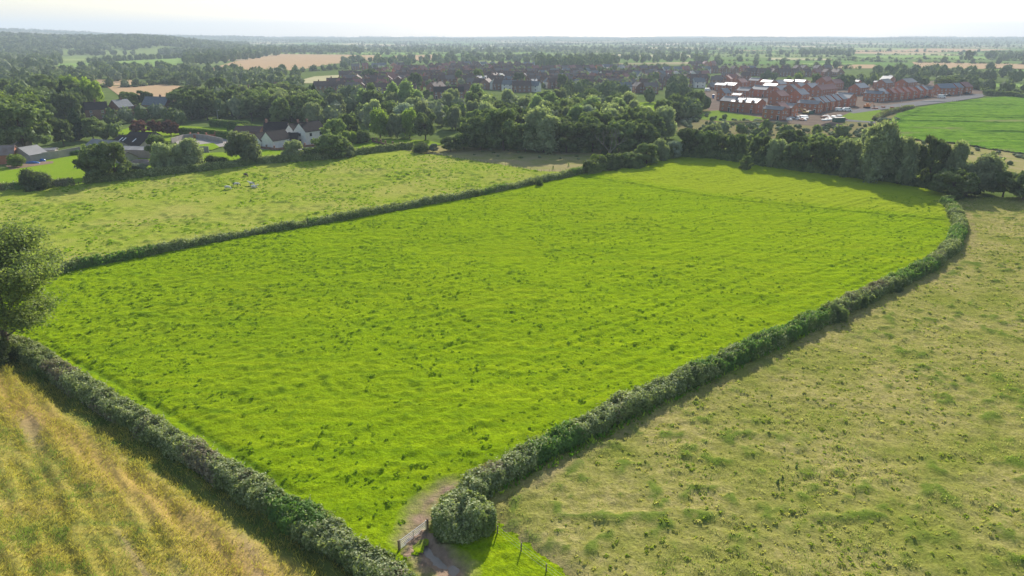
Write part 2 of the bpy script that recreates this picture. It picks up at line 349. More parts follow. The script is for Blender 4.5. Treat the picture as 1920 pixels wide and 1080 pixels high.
def h_main(X, Y):
    n1 = fbm(X, Y * 1.0, 1.15, 20, 3); n2 = fbm(X, Y, 7, 30, 2); big = fbm(X, Y, 45, 33, 2)
    left = cl((40 - X) / 90)                       # lusher clumps towards the left
    t = cl((fbm(X, Y, .95, 23, 2) - (.665 - .07 * left)) * 7) * cl((n2 - .36) * 4)
    drill = vnoise(X * .03 + 40, (Y * .81 - X * .59) + 500, .75, 44)
    sm = .6 * fbm(X * .55 + Y * .5, Y * 1.2 - X * .35, .7, 41, 2) + .7 * fbm(X, Y, .55, 47, 2)
    d1 = segdist(X, Y, trk); d2 = segdist(X, Y, div)
    z = .27 * n1 + .24 * sm + .16 * t + .20 * drill + .8 * big - .22 * np.exp(-(d1 / .4) ** 2) - .14 * np.exp(-(d2 / .5) ** 2) + .1 * np.exp(-((d2 - 1.2) / .5) ** 2)
    bare = cl(1.25 - segdist(X, Y, mudline) / 2.2 - .6 * fbm(X, Y, 1.1, 50, 2)) + .35 * cl(1 - segdist(X, Y, HR) / 3.2) * vnoise(X, Y, 2, 55)
    bare = cl(bare); ed = cl(segdist(X, Y, mudline) / 6)
    return z * (.35 + .65 * ed), cl(.15 * left + t * .4 + .35 * cl((.40 - n1) * 4) + .6 * np.exp(-(d1 / .45) ** 2) * (vnoise(X, Y, 3, 91) > .3) + .45 * np.exp(-(d2 / .6) ** 2)), bare
beyond = P((1100, 327), (1200, 304), (1270, 290), (1400, 308), (1520, 326), (1640, 340), (1775, 368), (1778, 416), (1600, 401), (1400, 380), (1260, 360), (1180, 346))
field('main_field', main_poly, M['main'], .32, h_main, pale=lambda X, Y: inpoly(X, Y, beyond) * cl(segdist(X, Y, div) / 5 - .8 * vnoise(X, Y, 3, 77)) * .6)
past_poly = P((-420, 560), (-420, 400), (-60, 362), (130, 350), (250, 335), (480, 305), (640, 294), (755, 283), (880, 301), (1015, 323), (1100, 326), (960, 358), (720, 404), (600, 426), (300, 480), (60, 532), (-120, 560))
def h_past(X, Y):
    n1 = fbm(X, Y, 1.15, 120, 3); n2 = fbm(X, Y, 9, 130, 2); t = cl((n1 - .60) * 9) * cl((n2 - .33) * 4)
    return .32 * n1 + .3 * t + .6 * fbm(X, Y, 40, 135, 2), cl(t * .45 + .3 * cl((.42 - n1) * 4)), np.zeros_like(X)
field('left_pasture', past_poly, M['past'], .55, h_past)
hay_poly = P((838, 985), (905, 925), (1000, 868), (1165, 782), (1290, 722), (1420, 662), (1560, 597), (1660, 548), (1740, 508), (1785, 470), (1798, 430), (1790, 395), (1770, 384), (1810, 375), (1920, 372), (2700, 392), (3100, 700), (2900, 1300), (1020, 1300), (1045, 1080), (935, 1000))
def h_hay(X, Y):
    n1 = fbm(X, Y, 1.4, 220, 3); n0 = 1.5 * fbm(X + .5 * Y, Y - .3 * X, .8, 229, 2); n2 = fbm(X, Y, 11, 230, 2); t = cl((n1 - .58) * 8) * cl((n2 - .3) * 4)
    fe = cl(segdist(X, Y, P((935, 1000), (1045, 1080), (1100, 1130))) / 2.5)
    return (.22 * n1 + .22 * n0 + .15 * t + .6 * fbm(X, Y, 40, 235, 2)) * (.25 + .75 * fe), cl(t * .8), .45 * cl(1 - abs(segdist(X, Y, HR) - 3.0) / 1.3) * vnoise(X, Y, 3, 240) + .4 * (1 - fe)
field('right_pasture', hay_poly, M['hay'], .4, h_hay)
bar_poly = P((-500, 640), (-30, 640), (60, 672), (150, 735), (240, 790), (340, 850), (440, 912), (540, 975), (620, 1025), (700, 1078), (780, 1140), (700, 1300), (-500, 1300))
def h_bar(X, Y):
    d = segdist(X, Y, HL); n1 = fbm(X, Y, .9, 320, 2); n2 = fbm((X * .69 - Y * .72) * .12 + 90, (X * .72 + Y * .69) + 200, .9, 330, 2)
    e = np.exp(-((d - 5.2 - 1.5 * vnoise(X, Y, 4, 333)) / 1.7) ** 2)  # crop edge catching the sun, painted as a gold band along the hedge
    lay = cl((fbm(X, Y, 14, 340, 2) - .62) * 8)
    return .20 * n1 + .60 * n2 + .3 * cl((d - 2.5) / 2), cl(.85 * e + .25 * lay), cl(.45 * cl((fbm((X * .69 - Y * .72) * .15 + 90, (X * .72 + Y * .69) + 200, 2.2, 350, 2) - .72) * 8))
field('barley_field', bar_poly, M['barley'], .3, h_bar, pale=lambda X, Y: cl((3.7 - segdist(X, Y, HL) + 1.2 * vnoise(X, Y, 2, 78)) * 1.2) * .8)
mudc = P((775, 1015), (800, 1040), (835, 1075), (850, 1130)); pudc = P((796, 1026), (806, 1044), (828, 1060), (850, 1072))
def h_gate(X, Y):
    d = segdist(X, Y, mudc); n1 = fbm(X, Y, .8, 520, 3); n0 = fbm(X, Y, .45, 529, 2); b = cl(2.2 - d / 1.6 - 1.1 * fbm(X, Y, 1.3, 525, 2)); q = segdist(X, Y, pudc); w_ = np.exp(-(q / .7) ** 2) * (.7 + .6 * vnoise(X, Y, .9, 531))
    t = cl((n1 - .55) * 6) * (1 - b)
    return .15 + .22 * n1 * (1 - w_) + .42 * n0 * b * (1 - .6 * w_) - .30 * w_, cl(.25 * t), b * (1 - .0 * w_)
field('gateway_ground', P((820, 975), (945, 985), (1075, 1080), (1110, 1300), (690, 1300), (700, 1060), (752, 1028), (806, 985)), M['main'], .12, h_gate)
sheet('puddle', [(778, 1020), (800, 1008), (830, 1035), (868, 1068), (872, 1085), (842, 1086), (812, 1072), (784, 1056)], M['water'], .075)
sheet('rough_strip', [(755, 283), (800, 276), (860, 270), (1000, 272), (1130, 280), (1105, 327), (1015, 323), (880, 301)], M['rough'], .0)
sheet('paddock', [(-250, 400), (-250, 300), (0, 316), (60, 300), (160, 282), (262, 268), (300, 290), (420, 285), (620, 262), (800, 262), (830, 270), (755, 284), (640, 296), (480, 308), (250, 338), (130, 352), (-60, 366)], M['lawn'], -.03)
sheet('garden_lawn', [(205, 250), (240, 240), (340, 236), (425, 240), (425, 262), (330, 265), (230, 262)], M['lawn'], .02)
def h_crop(X, Y):
    n1 = fbm(X, Y, 2.6, 620, 3); rws = vnoise(X * .04 + 30, Y * 1.0 + X * .22 + 400, 1.7, 622); g2 = cl((fbm(X * .10 + 60, Y * .8 + X * .18 + 100, 7, 630, 2) - .66) * 8)
    ln = P((1662, 236), (1680, 222), (1716, 207)); d = segdist(X, Y, P((1672, 240), (1692, 222), (1726, 208)))
    return .8 * n1 + .35 * rws - .5 * g2, cl(.55 * g2 + .5 * np.exp(-(d / 1.2) ** 2) + .35 * cl((n1 - .6) * 6)), cl(.4 * cl((fbm(X * .2, Y, 6, 640, 2) - .74) * 8))
field('crop_field', P((1655, 240), (1680, 214), (1720, 203), (1790, 191), (1850, 184), (1900, 181), (2650, 183), (2800, 350), (1920, 290), (1850, 280), (1790, 270), (1700, 262), (1640, 262)), M['crop'], .85, h_crop)
sheet('field_margin', [(1700, 262), (1790, 270), (1920, 290), (2800, 350), (2800, 385), (1920, 335), (1800, 300), (1690, 290)], M['rough'], .0)
sheet('park_field', [(1185, 192), (1250, 191), (1262, 200), (1240, 225), (1200, 228), (1180, 215)], M['lawn'], .0)
sheet('waste_ground', [(1215, 243), (1240, 225), (1310, 207), (1345, 200), (1460, 210), (1580, 212), (1690, 208), (1700, 222), (1660, 250), (1560, 262), (1330, 262)], M['weeds'], .0)
sheet('weedy_bank', [(1300, 222), (1325, 209), (1345, 207), (1400, 216), (1440, 222), (1420, 228), (1350, 228)], M['verge'], .06)
sheet('building_site', [(1300, 190), (1345, 150), (1800, 152), (1860, 178), (1800, 186), (1700, 200), (1640, 204), (1590, 214), (1590, 226), (1520, 236), (1420, 226), (1340, 212)], M['site'], .03)
sheet('site_lawn', [(1575, 220), (1600, 208), (1650, 206), (1656, 213), (1638, 228), (1600, 225)], M['verge'], .08)
sheet('estate_road', [(1585, 208), (1640, 200), (1720, 190), (1790, 182), (1830, 176), (1850, 176), (1842, 182), (1790, 190), (1700, 201), (1650, 206), (1600, 213)], M['road'], .09)
sheet('site_track', [(1570, 223), (1640, 228), (1642, 231), (1570, 226.5)], M['road'], .10)
sheet('stubble_field', [(200, 162), (300, 158), (398, 166), (400, 180), (330, 194), (225, 180)], M['stubble'], .0)
sheet('stubble_field', [(385, 131), (440, 115), (525, 101.5), (640, 103), (715, 103.5), (712, 113), (620, 120), (560, 131), (430, 136)], M['stubble'], .0)
sheet('stubble_field', [(740, 104.5), (822, 102), (818, 112), (750, 115)], M['stubble'], .0)
sheet('stubble_field', [(160, 149), (250, 150), (245, 160), (180, 160)], M['stubble'], .01)
sheet('stubble_field', [(540, 156), (590, 143), (680, 138), (690, 142), (610, 156)], M['fart'], .0)
sheet('green_field', [(105, 120), (350, 106), (352, 122), (220, 136), (120, 132)], M['farg'], .0)
sheet('green_field', [(520, 95), (700, 94.2), (1000, 95.5), (1000, 100), (740, 103), (640, 102), (520, 100.5)], M['farg'], .01)
sheet('green_field', [(1130, 101), (1240, 103), (1330, 104), (1330, 108), (1130, 106)], M['fart'], .01)
for pts, mt in (([(1370, 88), (1500, 86), (1530, 93), (1380, 96)], 'stubble'), ([(1575, 95.5), (1650, 92), (1800, 90), (1900, 93), (1745, 99), (1600, 100)], 'stubble'),
                ([(1600, 105), (1730, 103), (1850, 107), (1850, 112), (1620, 109)], 'farg'), ([(1710, 116), (1920, 120), (2000, 124), (2000, 132), (1720, 127)], 'stubble'),
                ([(1560, 121), (1640, 121), (1650, 128), (1560, 128)], 'stubble'), ([(1850, 127), (1990, 131), (1990, 139), (1860, 133)], 'farg'), ([(1440, 108), (1560, 110), (1560, 113), (1440, 112)], 'fart'),
                ([(1490, 118), (1600, 119), (1600, 122), (1490, 122)], 'farg'), ([(1830, 155), (1990, 158), (1990, 166), (1840, 162)], 'farg')):
    sheet('stubble_field' if mt == 'stubble' else 'green_field', pts, M[mt], .02)

# ------------------------------------------------------------------ leaves
def leaf_quads(Pc, Nv, size, seed=0, asp=.62):
    "one small bent-free rhombus per point, facing roughly along Nv"
    r = np.random.RandomState(seed); n = len(Pc)
    Nv = Nv + r.normal(0, .55, (n, 3)); Nv /= np.linalg.norm(Nv, axis=1)[:, None] + 1e-9
    T = np.cross(Nv, r.normal(0, 1, (n, 3))); T /= np.linalg.norm(T, axis=1)[:, None] + 1e-9
    B = np.cross(Nv, T); s = (size * (.6 + .8 * r.rand(n)))[:, None] if np.isscalar(size) else (size * (.6 + .8 * r.rand(n)))[:, None]
    V = np.stack([Pc - T * s, Pc - B * s * asp, Pc + T * s, Pc + B * s * asp], 1)
    return V.reshape(-1, 3), np.arange(4 * n).reshape(n, 4)
_ico = None
def ico(sub):
    import bmesh
    bm = bmesh.new(); bmesh.ops.create_icosphere(bm, subdivisions=sub, radius=1)
    v = np.array([p.co[:] for p in bm.verts]); f = np.array([[q.index for q in p.verts] for p in bm.faces]); bm.free(); return v, f
ICO1, ICO2 = ico(1), ico(2)
def crown_mesh(name, mats, kind, seed, nleaf=6500, leaf=.030):
    "unit tree: stands 0..1 high, crown about 1 wide before scaling"
    r = np.random.RandomState(seed); blobs = []
    if kind == 'conif':
        for k in range(26):
            t = k / 25; a = r.rand() * 6.28; rad = .36 * (1 - t) ** .9 + .02
            blobs.append((rad * .55 * math.cos(a), rad * .55 * math.sin(a), .10 + .86 * t, rad * .62 + .02, .075))
    elif kind == 'poplar':
        for k in range(26):
            t = r.rand(); a = r.rand() * 6.28; env = .30 * math.sin(math.pi * min(1, .18 + .80 * t)) ** .7
            q = env * r.rand() ** .5; blobs.append((q * math.cos(a), q * math.sin(a), .16 + .76 * t, .10 + .05 * r.rand(), .12 + .07 * r.rand()))
    elif kind == 'shrub':
        for k in range(18):
            a = r.rand() * 6.28; q = .36 * r.rand() ** .5; z = .16 + (.62 - .8 * q) * r.rand()
            blobs.append((q * math.cos(a), q * math.sin(a), z, .16 + .08 * r.rand(), .15 + .08 * r.rand()))
    elif kind == 'willow':
        for k in range(30):
            a = r.rand() * 6.28; u = r.rand(); z = .20 + .68 * u; env = .36 * math.sqrt(max(0.05, 1 - ((z - .42) / .52) ** 2)); q = env * r.rand() ** .45
            blobs.append((q * math.cos(a), q * math.sin(a), z, .10 + .06 * r.rand(), .13 + .08 * r.rand()))
    elif kind == 'near':
        for k in range(46):
            a = r.rand() * 6.28; z = .24 + .68 * r.rand(); env = .44 * math.sqrt(max(0.05, 1 - ((z - .56) / .42) ** 2)); q = env * r.rand() ** .4
            blobs.append((q * math.cos(a), q * math.sin(a), z, .06 + .04 * r.rand(), .05 + .035 * r.rand()))
    else:  # round
        for k in range(52):
            a = r.rand() * 6.28; z = .20 + .68 * r.rand(); env = .42 * math.sqrt(max(0.05, 1 - ((z - .50) / .46) ** 2)); q = env * r.rand() ** .38
            blobs.append((q * math.cos(a), q * math.sin(a), z, .065 + .065 * r.rand(), .055 + .055 * r.rand()))
    B = np.array(blobs); ar = B[:, 3] ** 2; pk = r.choice(len(B), nleaf, p=ar / ar.sum())
    d = r.normal(0, 1, (nleaf, 3)); d /= np.linalg.norm(d, axis=1)[:, None]
    rad = (.80 + .50 * r.rand(nleaf) ** 2.0)[:, None]
    Pc = B[pk, :3] + d * rad * np.stack([B[pk, 3], B[pk, 3], B[pk, 4]], 1)
    nv = d + np.array([0, 0, .25]); Pc[:, 2] = np.maximum(Pc[:, 2], .01)
    if kind == 'willow': nv = nv * np.array([1, 1, .3])
    V, Fq = leaf_quads(Pc, nv, leaf * (.6 + 1.0 * r.rand(nleaf) ** 2), seed + 1)
    Vs = [V]; Ft = []; base = len(V)
    if kind != 'near':
        iv, fi = ICO1
        for b in B:
            k = .80 * (1 + .12 * r.normal(0, 1, len(iv)))[:, None]
            Vs.append(iv * k * np.array([b[3], b[3], b[4]]) + b[:3]); Ft.append(fi + base); base += len(iv)
    me = np_mesh(name, np.concatenate(Vs), [Fq] + ([np.concatenate(Ft)] if Ft else []), mats); return me
def trunk_mesh(name, seed, branches=5, top=.6, r0=.030, mat='bark'):
    r = np.random.RandomState(seed); m = MB(); p = np.array([0, 0, -.01]); rad = r0
    for k in range(4):
        q = p + np.array([r.normal(0, .012), r.normal(0, .012), top / 4]); m.tube(p, q, rad, rad * .78, 6); p = q; rad *= .78
    for k in range(branches):
        a = 6.28 * k / branches + r.rand(); z = top * (.35 + .5 * r.rand()); L = .16 + .14 * r.rand()
        e = np.array([math.cos(a) * L, math.sin(a) * L, z + .18 + .1 * r.rand()]); m.tube((0, 0, z), e, r0 * .42, r0 * .14, 5)
    return m.mesh(name, M[mat])
TREE = {}   # kind -> (object name, crown meshes, crown half-width/height in unit mesh, words)
def reg(kind, oname, shape, mat, words, n=4, nleaf=12000, leaf=.026):
    TREE[kind] = dict(name=oname, words=words, crowns=[crown_mesh('crown', [M[mat]], shape, 100 * (len(TREE) + 1) + k, nleaf, leaf) for k in range(n)],
                      trunks=[trunk_mesh('trunk', 900 + len(TREE) * 7 + k) for k in range(2)], wid={'poplar': .74, 'conif': .62, 'shrub': 1.05, 'willow': .92}.get(shape, .98), mat=M[mat])
reg('oak', 'broadleaf_tree', 'round', 'oak', 'dark rounded broadleaf tree')
reg('ash', 'broadleaf_tree', 'round', 'ash', 'mid green broadleaf tree')
reg('willow', 'willow_tree', 'willow', 'willow', 'grey green willow tree')
reg('poplar', 'poplar_tree', 'poplar', 'poplar', 'tall pale green tree', 2)
reg('yellow', 'broadleaf_tree', 'willow', 'yellowleaf', 'yellow green tree', 2)
reg('conif', 'conifer_tree', 'conif', 'conif', 'dark pointed conifer', 2)
reg('copper', 'copper_beech', 'round', 'copper', 'purple leaved copper tree', 2)
reg('silver', 'silver_leaved_tree', 'round', 'silver', 'pale silvery tree', 1)
reg('shrub', 'shrub', 'shrub', 'ash', 'bushy green shrub', 2)
reg('darkshrub', 'shrub', 'shrub', 'oak', 'dark bushy shrub', 2)
trees = []   # (x, y, height, width, kind, zone or None, label or None)
def T(px, by, ty, wpx, kind, label):
    p = G(px, by); h = hof(px, by, ty); wd = wpx / F * (p[1] * ct + H * st)
    trees.append([p[0], p[1], max(1.5, h), wd, kind, None, label, 0])
def pick(kinds, r): ks = list(kinds); return r.choice(ks, p=np.array([kinds[k] for k in ks]) / sum(kinds.values()))
def fill(poly, spacing, h, kinds, zone, seed, jit=.45, ground=True, wr=(.75, 1.05)):
    r = np.random.RandomState(seed); poly = P(*poly) if ground else poly
    xs = [p[0] for p in poly]; ys = [p[1] for p in poly]
    X, Y = np.meshgrid(np.arange(min(xs), max(xs), spacing), np.arange(min(ys), max(ys), spacing)); X = X + r.uniform(-jit, jit, X.shape) * spacing; Y = Y + r.uniform(-jit, jit, Y.shape) * spacing
    for x, y in zip(X[inpoly(X, Y, poly)], Y[inpoly(X, Y, poly)]):
        hh = r.uniform(*h); trees.append([x, y, hh, hh * r.uniform(*wr), pick(kinds, r), zone, None, 0])
def row(pts, spacing, h, kinds, zone, seed, wr=(.8, 1.15), jit=.35, ground=True, gap=0.0):
    r = np.random.RandomState(seed); L = P(*pts) if ground else pts
    for (x0, y0), (x1, y1) in zip(L[:-1], L[1:]):
        d = math.hypot(x1 - x0, y1 - y0); n = max(1, int(d / spacing))
        for k in range(int(d / 7) if zone == 'f' else 0):
            if r.rand() < .12: continue
            t = (k + r.rand()) / (d / 7); hh = r.uniform(2.0, 5.0); trees.append([x0 + (x1 - x0) * t, y0 + (y1 - y0) * t, hh, r.uniform(6, 10), pick(kinds, r), 'f', None, 0])
        for k in range(n):
            if r.rand() < gap: continue
            t = (k + r.uniform(-jit, jit) + .5) / n; hh = r.uniform(*h)
            trees.append([x0 + (x1 - x0) * t + r.normal(0, spacing * .1), y0 + (y1 - y0) * t + r.normal(0, spacing * .1), hh, hh * r.uniform(*wr), pick(kinds, r), zone, None, 0])
# ------------------------------------------------------------------ trees one can tell apart, each by its foot, top and width in the photograph
T(65, 356, 309, 62, 'darkshrub', 'dark bushy tree alone in the low hedge left of the field gate')
T(184, 342, 274, 62, 'oak', 'dark bushy tree just right of the small wooden field gate')
T(218, 338, 262, 66, 'ash', 'green tree in front of the rusty lean-to in the farmyard hedge')
T(178, 330, 268, 50, 'ash', 'rounded green tree behind the dark bush by the small field gate')
T(256, 330, 304, 50, 'silver', 'low silvery bush in the pasture hedge in front of the rubble heap')
T(308, 323, 268, 48, 'willow', 'grey green hedge tree left of the larger silver edged one')
T(352, 319, 262, 62, 'willow', 'grey green hedge tree with a silvery right edge')
T(300, 300, 250, 42, 'ash', 'green tree standing at the end of the dark skylight barn')
T(402, 312, 286, 46, 'darkshrub', 'low dark bush in the hedge between two larger hedge trees')
T(457, 308, 248, 68, 'willow', 'broad grey green tree in the hedge left of the white cottages')
T(552, 302, 262, 42, 'willow', 'pale grey green hedge tree below the white cottages')
T(582, 300, 274, 34, 'oak', 'small dark hedge tree squeezed left of the big dark round one')
T(622, 299, 247, 66, 'oak', 'big dark round hedge tree in front of the cottages')
T(650, 296, 262, 34, 'willow', 'pale leaning tree at the right side of the big dark hedge tree')
T(630, 276, 220, 52, 'ash', 'tall green garden tree at the right end of the white house')
T(661, 270, 247, 22, 'yellow', 'small bright yellow green garden bush')
T(680, 268, 236, 28, 'darkshrub', 'small dark round tree on the cottage lawn')
T(655, 262, 208, 44, 'ash', 'green tree behind the tall garden tree')
T(713, 257, 206, 46, 'yellow', 'bright yellow green weeping tree behind the lawn')
T(745, 258, 214, 36, 'willow', 'grey topped tree right of the yellow weeping tree')
T(768, 258, 206, 40, 'yellow', 'light yellow green tree at the right of the lawn')
T(798, 262, 206, 48, 'ash', 'tall birch like tree standing on the lawn edge over its own trunks')
T(790, 287, 259, 34, 'darkshrub', 'square clipped looking dark bush at the pasture corner')
T(812, 285, 268, 20, 'silver', 'small pale bush between two dark ones at the pasture corner')
T(845, 284, 254, 42, 'ash', 'wide green bush at the left end of the rough strip')
T(870, 280, 246, 42, 'ash', 'bush leaning on the wood at the left of the rough strip')
T(714, 222, 186, 13, 'conif', 'left one of two dark pointed conifers among the pale trees')
T(743, 222, 190, 15, 'conif', 'right one of two dark pointed conifers among the pale trees')
T(593, 214, 158, 26, 'conif', 'tall dark columnar tree behind the white cottages')
T(765, 218, 154, 46, 'poplar', 'tallest pale tree in front of the brick village terrace')
T(738, 216, 158, 38, 'poplar', 'tall pale tree left of the tallest one')
T(701, 216, 160, 40, 'poplar', 'broad pale tree in the row of tall pale trees')
T(895, 214, 161, 46, 'poplar', 'broad light green tree right of the brick village terrace')
T(800, 190, 166, 15, 'oak', 'narrow dark tree at the left end of the brick terrace')
T(780, 170, 134, 28, 'oak', 'tall dark tree in the middle of the old village')
T(695, 152, 127, 32, 'oak', 'dark clump of trees left in the old village')
T(862, 158, 130, 18, 'ash', 'upright green tree in the village, left of the round pale one')
T(897, 156, 130, 22, 'yellow', 'round pale green tree among the village roofs')
T(725, 162, 145, 12, 'yellow', 'small round pale tree in front of the village roofs')
T(972, 160, 134, 26, 'oak', 'dark tree standing among the white gabled village houses')
T(1055, 168, 136, 24, 'oak', 'dark tree in the terrace gardens of the village')
T(1096, 144, 126, 12, 'conif', 'narrow dark tree behind the terrace with red chimneys')
T(900, 281, 214, 74, 'oak', 'dark round tree at the left of the wood behind the rough strip')
T(945, 282, 200, 78, 'oak', 'tall dark tree in the wood behind the rough strip')
T(1018, 285, 204, 84, 'willow', 'big billowing willow in the wood behind the rough strip')
T(985, 284, 226, 60, 'oak', 'dark lower tree left of the big billowing willow')
T(1062, 286, 218, 68, 'oak', 'dark tree between the big willow and the dead tree')
T(1110, 286, 226, 66, 'oak', 'dark tree directly behind the dead tree')
T(1100, 262, 194, 44, 'silver', 'pale silvery tree top in the wood behind the dead tree')
T(1160, 286, 222, 66, 'oak', 'dark tree right of the dead tree')
T(1205, 284, 228, 56, 'oak', 'dark tree behind the tall boundary shrubs')
T(1120, 320, 288, 34, 'yellow', 'light yellow green shrub at the foot of the dead tree')
T(1150, 316, 288, 34, 'silver', 'pale shrub just right of the foot of the dead tree')
T(1148, 322, 296, 36, 'darkshrub', 'dark low shrub below the dead tree')
T(1182, 317, 282, 46, 'ash', 'bushy green shrub in the tall boundary shrubs')
T(1212, 311, 266, 50, 'ash', 'brownish green top heavy shrub in the boundary')
T(1190, 318, 288, 40, 'darkshrub', 'dark shrub at the field side of the boundary shrubs')
T(1238, 303, 262, 36, 'willow', 'grey shrub in the tall boundary shrubs')
T(1262, 299, 262, 34, 'silver', 'pale shrub at the right end of the tall boundary shrubs')
T(1212, 282, 249, 22, 'yellow', 'small bright tree poking out above the boundary shrubs')
T(1398, 322, 290, 26, 'ash', 'small round tree standing out in the main field edge')
for px, by, ty, wp, k, lab in ((1290, 296, 236, 48, 'oak', 'dark tree at the left end of the far field edge'), (1322, 298, 240, 52, 'oak', 'dark tree second along the far field edge, with white glints under it'),
    (1352, 299, 250, 44, 'ash', 'green tree third along the far field edge'), (1378, 303, 246, 44, 'oak', 'dark tree behind the small round field tree'), (1425, 312, 252, 52, 'oak', 'dark tree right of the small round field tree'),
    (1452, 316, 262, 44, 'willow', 'grey green tree fifth along the far field edge'), (1486, 321, 262, 52, 'oak', 'dark tree midway along the far field edge'), (1518, 325, 258, 50, 'oak', 'dark round tree just right of the middle of the far edge'),
    (1550, 330, 256, 48, 'oak', 'dark tree below the building site end'), (1585, 334, 262, 52, 'willow', 'grey tree left of the tallest far edge willow'), (1640, 343, 232, 84, 'willow', 'tallest grey willow on the far field edge'),
    (1682, 348, 258, 60, 'willow', 'grey willow between the tallest willow and the dark pointed tree'), (1738, 352, 246, 56, 'oak', 'dark pointed tree right of the tall willow'), (1775, 355, 266, 56, 'willow', 'thin greyish tree right of the dark pointed tree'),
    (1610, 336, 286, 40, 'silver', 'pale shrub at the foot of the tall willow'), (1784, 372, 312, 84, 'ash', 'broad round shrub where the right hedge meets the far trees'), (1836, 362, 290, 80, 'willow', 'spreading grey green shrub behind the broad round one'),
    (1880, 368, 318, 60, 'ash', 'green shrub second from the right edge at the far tree line'), (1916, 378, 316, 60, 'oak', 'dark shrub at the right edge of the picture'), (1812, 366, 330, 50, 'darkshrub', 'dark low shrub under the spreading willow shrub')):
    T(px, by, ty, wp, k, lab)
T(50, 284, 176, 112, 'oak', 'giant round dark tree at the far left')
T(-30, 286, 190, 90, 'oak', 'big dark tree cut by the left edge of the picture')
T(120, 272, 216, 44, 'oak', 'dark tree right of the giant round tree')
T(148, 262, 202, 30, 'conif', 'dark pine behind the garden wall')
T(176, 262, 218, 42, 'ash', 'green tree over the garden wall, left of the barns')
T(128, 226, 152, 36, 'conif', 'tall dark conifer behind the giant round tree')
T(152, 222, 168, 34, 'oak', 'upright dark tree beside the tall conifer')
T(178, 216, 150, 46, 'yellow', 'bright topped tree left of the brick houses')
T(262, 250, 223, 34, 'copper', 'left one of three purple copper trees')
T(292, 250, 223, 28, 'copper', 'middle and reddest one of three purple copper trees')
T(321, 254, 223, 32, 'copper', 'right one of three purple copper trees, its trunk showing')
T(410, 186, 141, 40, 'ash', 'round green tree at the corner of the pale stubble field')
T(245, 208, 168, 36, 'ash', 'green tree at the near edge of the pale stubble field')
T(275, 206, 166, 34, 'oak', 'dark tree at the near edge of the pale stubble field')
T(452, 248, 233, 22, 'yellow', 'small round bright bush by the barn drive')
T(32, 312, 290, 36, 'yellow', 'small light green tree by the orange brick shed')
T(1478, 160, 143, 13, 'yellow', 'left one of two small round pale trees behind the new estate')
T(1494, 160, 138, 17, 'yellow', 'right and larger one of two round pale trees behind the estate')
T(1529, 164, 136, 20, 'oak', 'dark tree at the back of the new estate')
T(1780, 172, 140, 54, 'oak', 'dark rounded trees behind the last new houses, left one')
T(1815, 116, 92, 16, 'oak', 'lone tree in the far pale fields')
T(1012, 352, 328, 15, 'darkshrub', 'small round dark bush sticking up from the middle hedge')
T(911, 366, 354, 16, 'darkshrub', 'low dark bump of bush on the middle hedge')
T(1779, 388, 364, 26, 'ash', 'bushy green knob at the far end of the right hedge')
T(-8, 690, 618, 62, 'darkshrub', 'dark shrub at the foot of the near left tree')
T(-90, 700, 620, 110, 'darkshrub', 'dark shrub beside the near left tree, cut by the picture edge')
for k, (px, by, ty, wp) in enumerate(((1563, 604, 560, 40), (1616, 580, 548, 26), (1676, 550, 524, 26))):
    T(px, by, ty, wp, 'darkshrub', ['largest', 'middle', 'smallest'][k] + ' dark bush growing up out of the right hedge')
BL = {'oak': 5, 'ash': 4, 'willow': 2.5}
WD = {'oak': 6, 'ash': 3, 'willow': 3, 'silver': .5, 'poplar': .8}
fill([(880, 276), (1080, 284), (1250, 276), (1262, 262), (1200, 246), (1080, 240), (960, 238), (880, 246)], 10, (11, 14.5), WD, 'in the wood behind the rough strip', 1)
fill([(560, 238), (640, 240), (860, 246), (960, 238), (1180, 244), (1190, 226), (1175, 206), (1060, 206), (900, 210), (760, 214), (560, 208)], 13, (10, 14), {'willow': 6, 'ash': 4, 'oak': 2.5, 'poplar': 2.5, 'silver': .4}, 'in the pale belt before the village', 2)
fill([(330, 232), (440, 226), (560, 236), (600, 226), (600, 202), (440, 196), (340, 208)], 10.5, (12, 16), {'oak': 6, 'ash': 3, 'willow': 2}, 'in the dark wood behind the cottages', 3)
fill([(440, 200), (600, 200), (760, 206), (760, 196), (600, 190), (460, 188)], 15, (10, 14), {'willow': 4, 'ash': 4, 'poplar': 2, 'oak': 2}, 'in the belt below the village', 4)
fill([(-80, 270), (20, 262), (130, 240), (190, 206), (150, 186), (60, 182), (-80, 190)], 15, (13, 19), {'oak': 4, 'ash': 4, 'yellow': 1.2}, 'in the far left wood', 5)
row([(196, 236), (240, 228), (300, 224), (345, 236)], 8, (6, 9), {'oak': 4, 'ash': 2, 'willow': 2}, 'between the brick houses and lawn', 6)
row([(175, 262), (200, 262), (232, 258)], 7, (5, 8), {'oak': 3, 'ash': 2}, 'on the bank above the barn', 7)
row([(1240, 236), (1262, 224), (1290, 212), (1325, 206)], 9, (10, 13.5), {'oak': 5, 'ash': 2}, 'in the clump left of the estate', 8)
row([(1270, 228), (1300, 216), (1320, 212)], 8, (9, 12), {'oak': 5, 'ash': 2}, 'in the clump left of the estate', 9)
row([(1160, 192), (1205, 192), (1250, 194), (1300, 192)], 10, (11, 15), {'oak': 5, 'ash': 2, 'willow': 1}, 'behind the small park field', 10)
row([(1150, 202), (1185, 204)], 9, (9, 13), {'ash': 3, 'willow': 3}, 'left of the small park field', 11)
row([(1290, 272), (1350, 268), (1430, 270), (1500, 276), (1580, 282), (1660, 290)], 9, (7, 11), {'ash': 4, 'willow': 4, 'oak': 3, 'yellow': .6}, 'in the farthest row beyond the field', 12)
row([(1300, 284), (1380, 286), (1460, 292), (1560, 306), (1680, 318), (1760, 330)], 9, (7, 11), {'oak': 4, 'willow': 4, 'ash': 3}, 'in the middle row beyond the field', 13)
